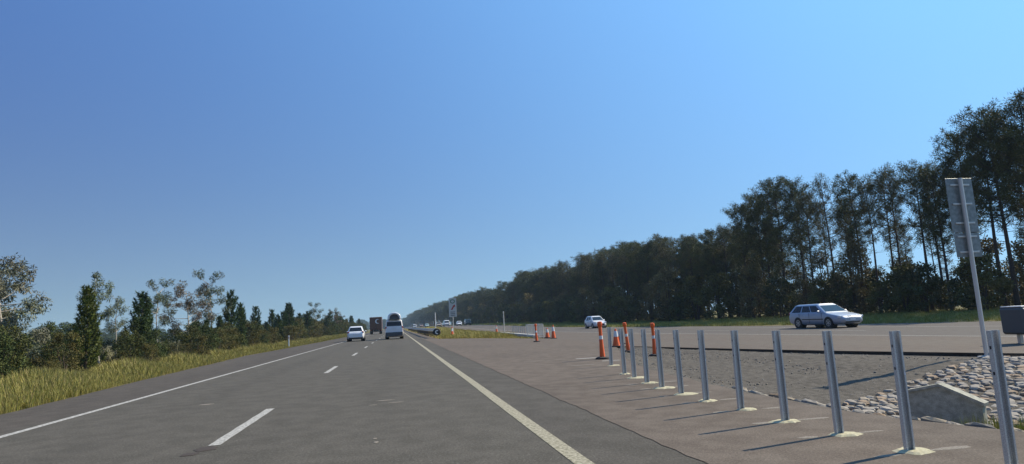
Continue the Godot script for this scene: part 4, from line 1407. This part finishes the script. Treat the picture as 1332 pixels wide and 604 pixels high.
func build_vehicles() -> void:
	var white := mat(0.72, 0.73, 0.74, 0.22)
	white.clearcoat_enabled = true; white.clearcoat = 0.8
	var silver := mat(0.46, 0.48, 0.51, 0.32, 0.35)
	silver.clearcoat_enabled = true; silver.clearcoat = 0.8
	var bluegrey := mat(0.36, 0.40, 0.47, 0.30, 0.35)
	bluegrey.clearcoat_enabled = true; bluegrey.clearcoat = 0.8
	var pale := mat(0.76, 0.74, 0.72, 0.3)
	pale.clearcoat_enabled = true; pale.clearcoat = 0.8
	var darkgrey := mat(0.055, 0.058, 0.066, 0.5)
	# white hatchback ahead in the kerb-side lane
	var h := car("hatchback_car", P(-4.15, 0, 69.0), 0.02, hatch_spec(white))
	tag(h, "white hatchback seen from behind in the verge-side lane", "car")
	# van ahead in our lane
	var v := car("passenger_van", P(-0.27, 0, 69.8), 0.0, {"W": 0.92, "paint": pale, "wr": 0.33, "axles": [-1.45, 1.35],
		"st": [[-2.35, 0.40, 0.66, 0.78], [-2.30, 0.26, 0.86, 0.93], [-2.0, 0.22, 1.02, 0.99], [-1.0, 0.22, 1.08, 1.0], [1.8, 0.22, 1.10, 1.0], [2.26, 0.26, 1.10, 0.985], [2.34, 0.36, 1.06, 0.95]],
		"cabin": {"zf0": -2.15, "zf1": -1.15, "zr0": 2.33, "zr1": 2.22, "w0": 0.915, "w1": 0.78, "y0": 1.06, "y1": 1.98, "r": 0.12, "g0": 0.10, "g1": 0.78, "rg0": 0.30},
		"windows": [[0.05, 0.28], [0.31, 0.62], [0.65, 0.95]], "handles": [-0.9, 0.2], "seams": [-1.05, 0.1], "trim": M.black,
		"plates": [["rear_bumper", darkgrey, Vector3(0, 0.52, 2.36), Vector3(1.76, 0.40, 0.16)], ["tail_light", M.tail, Vector3(-0.82, 1.05, 2.27), Vector3(0.14, 0.52, 0.10)], ["tail_light", M.tail, Vector3(0.82, 1.05, 2.27), Vector3(0.14, 0.52, 0.10)], ["number_plate", M.white, Vector3(0, 1.12, 2.365), Vector3(0.40, 0.12, 0.02)], ["roof_bar", M.black, Vector3(0, 2.02, 0.6), Vector3(1.36, 0.05, 0.06)], ["roof_bar", M.black, Vector3(0, 2.02, 1.9), Vector3(1.36, 0.05, 0.06)]]})
	tag(v, "silver passenger van with grey bumper carrying a boat on its roof", "van")
	# upturned dinghy on the van's roof bars
	var dg := base("upturned_dinghy", P(-0.23, 2.045, 68.55))
	tag(dg, "white upturned dinghy with dark stern strapped on the van's roof", "dinghy")
	var hg := G.new()
	var rows := []
	for i in 9:
		var t := i / 8.0
		var z := lerpf(1.35, -1.35, t)
		var w := 0.60 * pow(maxf(0.0, 1.0 - pow(t, 2.6)), 0.5) + 0.02
		var hh := lerpf(0.62, 0.40, t * t)
		var r := []
		for k in 13:
			var a := PI * k / 12.0
			r.push_back(Vector3(cos(a) * w * 1.0, pow(sin(a), 0.75) * hh, z))
		rows.push_back(r)
	hg.grid(rows, Vector3(0, -0.1, 0))
	part("hull", hg, white, dg)
	var tg := G.new()
	var c := Vector3(0, 0.22, 1.30)
	for k in 12:
		var a: Vector3 = rows[0][k] * Vector3(0.80, 0.80, 1) + Vector3(0, 0, -0.03)
		var b: Vector3 = rows[0][k + 1] * Vector3(0.80, 0.80, 1) + Vector3(0, 0, -0.03)
		tg.tri_out(a, b, c, Vector3(0, 0.2, 0))
	tg.tri_out(rows[0][12] + Vector3(0, 0, -0.03), rows[0][0] + Vector3(0, 0, -0.03), c, Vector3(0, 0.2, 0))
	part("stern", tg, darkgrey, dg)
	var gw := G.new()
	var gp := []
	var gr := []
	for k in 13:
		gp.push_back(rows[0][k] * Vector3(0.95, 0.95, 1)); gr.push_back(0.11)
	gw.tube(gp, gr, 8)
	part("gunwale", gw, white, dg)
	# brown box truck
	var brown := ground_mat(ground_tex(401, 256, Color(0.12, 0.058, 0.036), Color(0.19, 0.092, 0.060), 0.03, 0.2), 2.5, 0.6, false)
	var t := base("box_truck", P(-4.25, 0, 136.0))
	tag(t, "dark brown box truck with a white crescent on its rear doors", "truck")
	var bx := G.new()
	bx.box(Vector3(0, 2.20, -2.6), Vector3(2.46, 2.62, 5.4), Basis.IDENTITY, 0.05)
	part("cargo_box", bx, brown, t)
	for s in [-1.0, 1.0]:
		var dr := G.new()
		dr.box(Vector3(s * 0.585, 2.18, 0.11), Vector3(1.14, 2.42, 0.03), Basis.IDENTITY, 0.008)
		var dn := part("rear_door", dr, brown, t)
		var rod := G.new()
		rod.tube([Vector3(s * 0.14, 1.0, 0.145), Vector3(s * 0.14, 3.36, 0.145)], [0.018, 0.018], 6)
		part("lock_rod", rod, M.black, dn)
		var tl := G.new()
		tl.box(Vector3(s * 1.02, 0.78, 0.10), Vector3(0.30, 0.12, 0.06), Basis.IDENTITY, 0.01)
		part("tail_light", tl, M.tail, t)
		var fl := G.new()
		fl.box(Vector3(s * 0.95, 0.42, 0.06), Vector3(0.52, 0.48, 0.02))
		part("mud_flap", fl, M.rubber, t)
		wheel(t, s * 1.18, -1.0, 0.48, 0.5)
		wheel(t, s * 1.12, -6.5, 0.48, 0.3)
		var tr := G.new()
		tr.box(Vector3(s * 1.225, 2.2, 0.095), Vector3(0.05, 2.66, 0.06), Basis.IDENTITY, 0.01)
		part("corner_trim", tr, silver, t)
	var ch := G.new()
	ch.box(Vector3(0, 0.72, -3.2), Vector3(0.9, 0.24, 7.0), Basis.IDENTITY, 0.02)
	part("chassis", ch, M.black, t)
	var bb := G.new()
	bb.box(Vector3(0, 0.56, 0.12), Vector3(2.3, 0.14, 0.12), Basis.IDENTITY, 0.02)
	part("rear_bumper", bb, M.black, t)
	var cabg := G.new()
	cabg.box(Vector3(0, 1.62, -6.45), Vector3(2.15, 1.9, 1.9), Basis.IDENTITY, 0.12)
	part("cab", cabg, white, t)
	var cres := G.new()
	for k in 16:
		var a0 := lerpf(0.75, TAU - 0.75, k / 16.0)
		var a1 := lerpf(0.75, TAU - 0.75, (k + 1) / 16.0)
		var th0 := 0.26 * sin(PI * k / 16.0) + 0.01
		var th1 := 0.26 * sin(PI * (k + 1) / 16.0) + 0.01
		var cc := Vector3(0.36, 2.62, 0.166)
		cres.prism([cc + Vector3(cos(a0) * 0.48, sin(a0) * 0.48, 0), cc + Vector3(cos(a1) * 0.48, sin(a1) * 0.48, 0), cc + Vector3(cos(a1) * (0.48 - th1), sin(a1) * (0.48 - th1), 0), cc + Vector3(cos(a0) * (0.48 - th0), sin(a0) * (0.48 - th0), 0)], Vector3(0, 0, 0.004))
	part("crescent_emblem", cres, M.white, t)
	# silver-blue station wagon on the far carriageway
	var wx := 26.2
	var wd := 36.0
	var wg := car("station_wagon", P(wx, lie(wx, wd), wd), PI + 0.05, {"W": 0.90, "paint": bluegrey, "wr": 0.325, "axles": [-1.38, 1.36],
		"st": [[-2.36, 0.40, 0.58, 0.60], [-2.30, 0.28, 0.68, 0.80], [-2.05, 0.21, 0.76, 0.94], [-1.5, 0.20, 0.86, 1.0], [-0.9, 0.20, 0.94, 1.0], [0.0, 0.20, 0.97, 1.0], [1.4, 0.20, 0.99, 1.0], [2.05, 0.23, 1.0, 0.97], [2.30, 0.32, 0.96, 0.90], [2.36, 0.42, 0.78, 0.82]],
		"cabin": {"zf0": -1.12, "zf1": -0.25, "zr0": 2.26, "zr1": 1.78, "w0": 0.845, "w1": 0.645, "y0": 0.955, "y1": 1.47, "r": 0.12, "g0": 0.06, "g1": 0.80},
		"windows": [[0.06, 0.34], [0.37, 0.64], [0.68, 0.95]], "handles": [0.0, 0.95], "seams": [-0.85, 0.28, 1.2],
		"plates": [["headlight", M.lamp, Vector3(-0.66, 0.66, -2.17), Vector3(0.34, 0.13, 0.20)], ["headlight", M.lamp, Vector3(0.66, 0.66, -2.17), Vector3(0.34, 0.13, 0.20)], ["grille", M.black, Vector3(0, 0.65, -2.29), Vector3(0.62, 0.10, 0.06)], ["lower_grille", M.black, Vector3(0, 0.38, -2.31), Vector3(1.0, 0.14, 0.08)], ["number_plate", M.white, Vector3(0, 0.50, -2.37), Vector3(0.37, 0.10, 0.015)], ["side_strip", M.black, Vector3(0.905, 0.55, 0.0), Vector3(0.02, 0.05, 1.9)], ["side_strip", M.black, Vector3(-0.905, 0.55, 0.0), Vector3(0.02, 0.05, 1.9)], ["tail_light", M.tail, Vector3(-0.74, 0.92, 2.24), Vector3(0.16, 0.2, 0.14)], ["tail_light", M.tail, Vector3(0.74, 0.92, 2.24), Vector3(0.16, 0.2, 0.14)]]})
	tag(wg, "silver blue station wagon on the far carriageway below the tall pines", "car")
	var wc := car("hatchback_car", at_ground(24.6, 78.0), PI + 0.03, hatch_spec(white))
	tag(wc, "white hatchback approaching on the far carriageway above the orange bollard", "car")
	# traffic far off on the other carriageway
	var far := [
		[20.2, 212.0, hatch_spec(white), "white car on the far carriageway right of the white sign's post", "car"],
		[13.1, 205.0, hatch_spec(mat(0.30, 0.25, 0.19, 0.35)), "tan car on the far carriageway next to the slim white pole", "car"],
		[13.3, 290.0, hatch_spec(mat(0.42, 0.55, 0.54, 0.3)), "pale teal car on the far carriageway above the barrier rail", "car"],
		[12.3, 330.0, hatch_spec(mat(0.28, 0.19, 0.15, 0.4)), "small brownish car far down the other carriageway", "car"],
	]
	for q in far:
		var o := car("distant_car", at_ground(q[0], q[1]), PI, q[2])
		tag(o, q[3], q[4])
	var vs := {"W": 0.92, "paint": white, "wr": 0.33, "axles": [-1.45, 1.35],
		"st": [[-2.35, 0.40, 0.66, 0.78], [-2.30, 0.26, 0.86, 0.93], [-2.0, 0.22, 1.02, 0.99], [-1.0, 0.22, 1.08, 1.0], [2.26, 0.26, 1.10, 0.985], [2.34, 0.36, 1.06, 0.95]],
		"cabin": {"zf0": -2.15, "zf1": -1.15, "zr0": 2.33, "zr1": 2.22, "w0": 0.915, "w1": 0.78, "y0": 1.06, "y1": 1.98, "r": 0.12},
		"windows": [[0.05, 0.28], [0.31, 0.62]], "trim": M.black, "plates": [["grille", M.black, Vector3(0, 0.62, -2.33), Vector3(1.2, 0.2, 0.08)], ["headlight", M.lamp, Vector3(-0.68, 0.84, -2.24), Vector3(0.3, 0.2, 0.12)], ["headlight", M.lamp, Vector3(0.68, 0.84, -2.24), Vector3(0.3, 0.2, 0.12)]]}
	var dv := car("distant_van", at_ground(16.2, 214.0), PI, vs)
	tag(dv, "white van on the far carriageway just behind the white sign", "van")
	var vd := vs.duplicate()
	vd.paint = mat(0.020, 0.036, 0.030, 0.3)
	var d2 := car("distant_van", at_ground(22.3, 205.0), PI, vd)
	tag(d2, "dark green van on the far carriageway by the pine scrub", "van")
	var vt := car("distant_van", at_ground(9.3, 345.0), PI, vs)
	tag(vt, "white van farthest off, close above the barrier rail's end", "van")
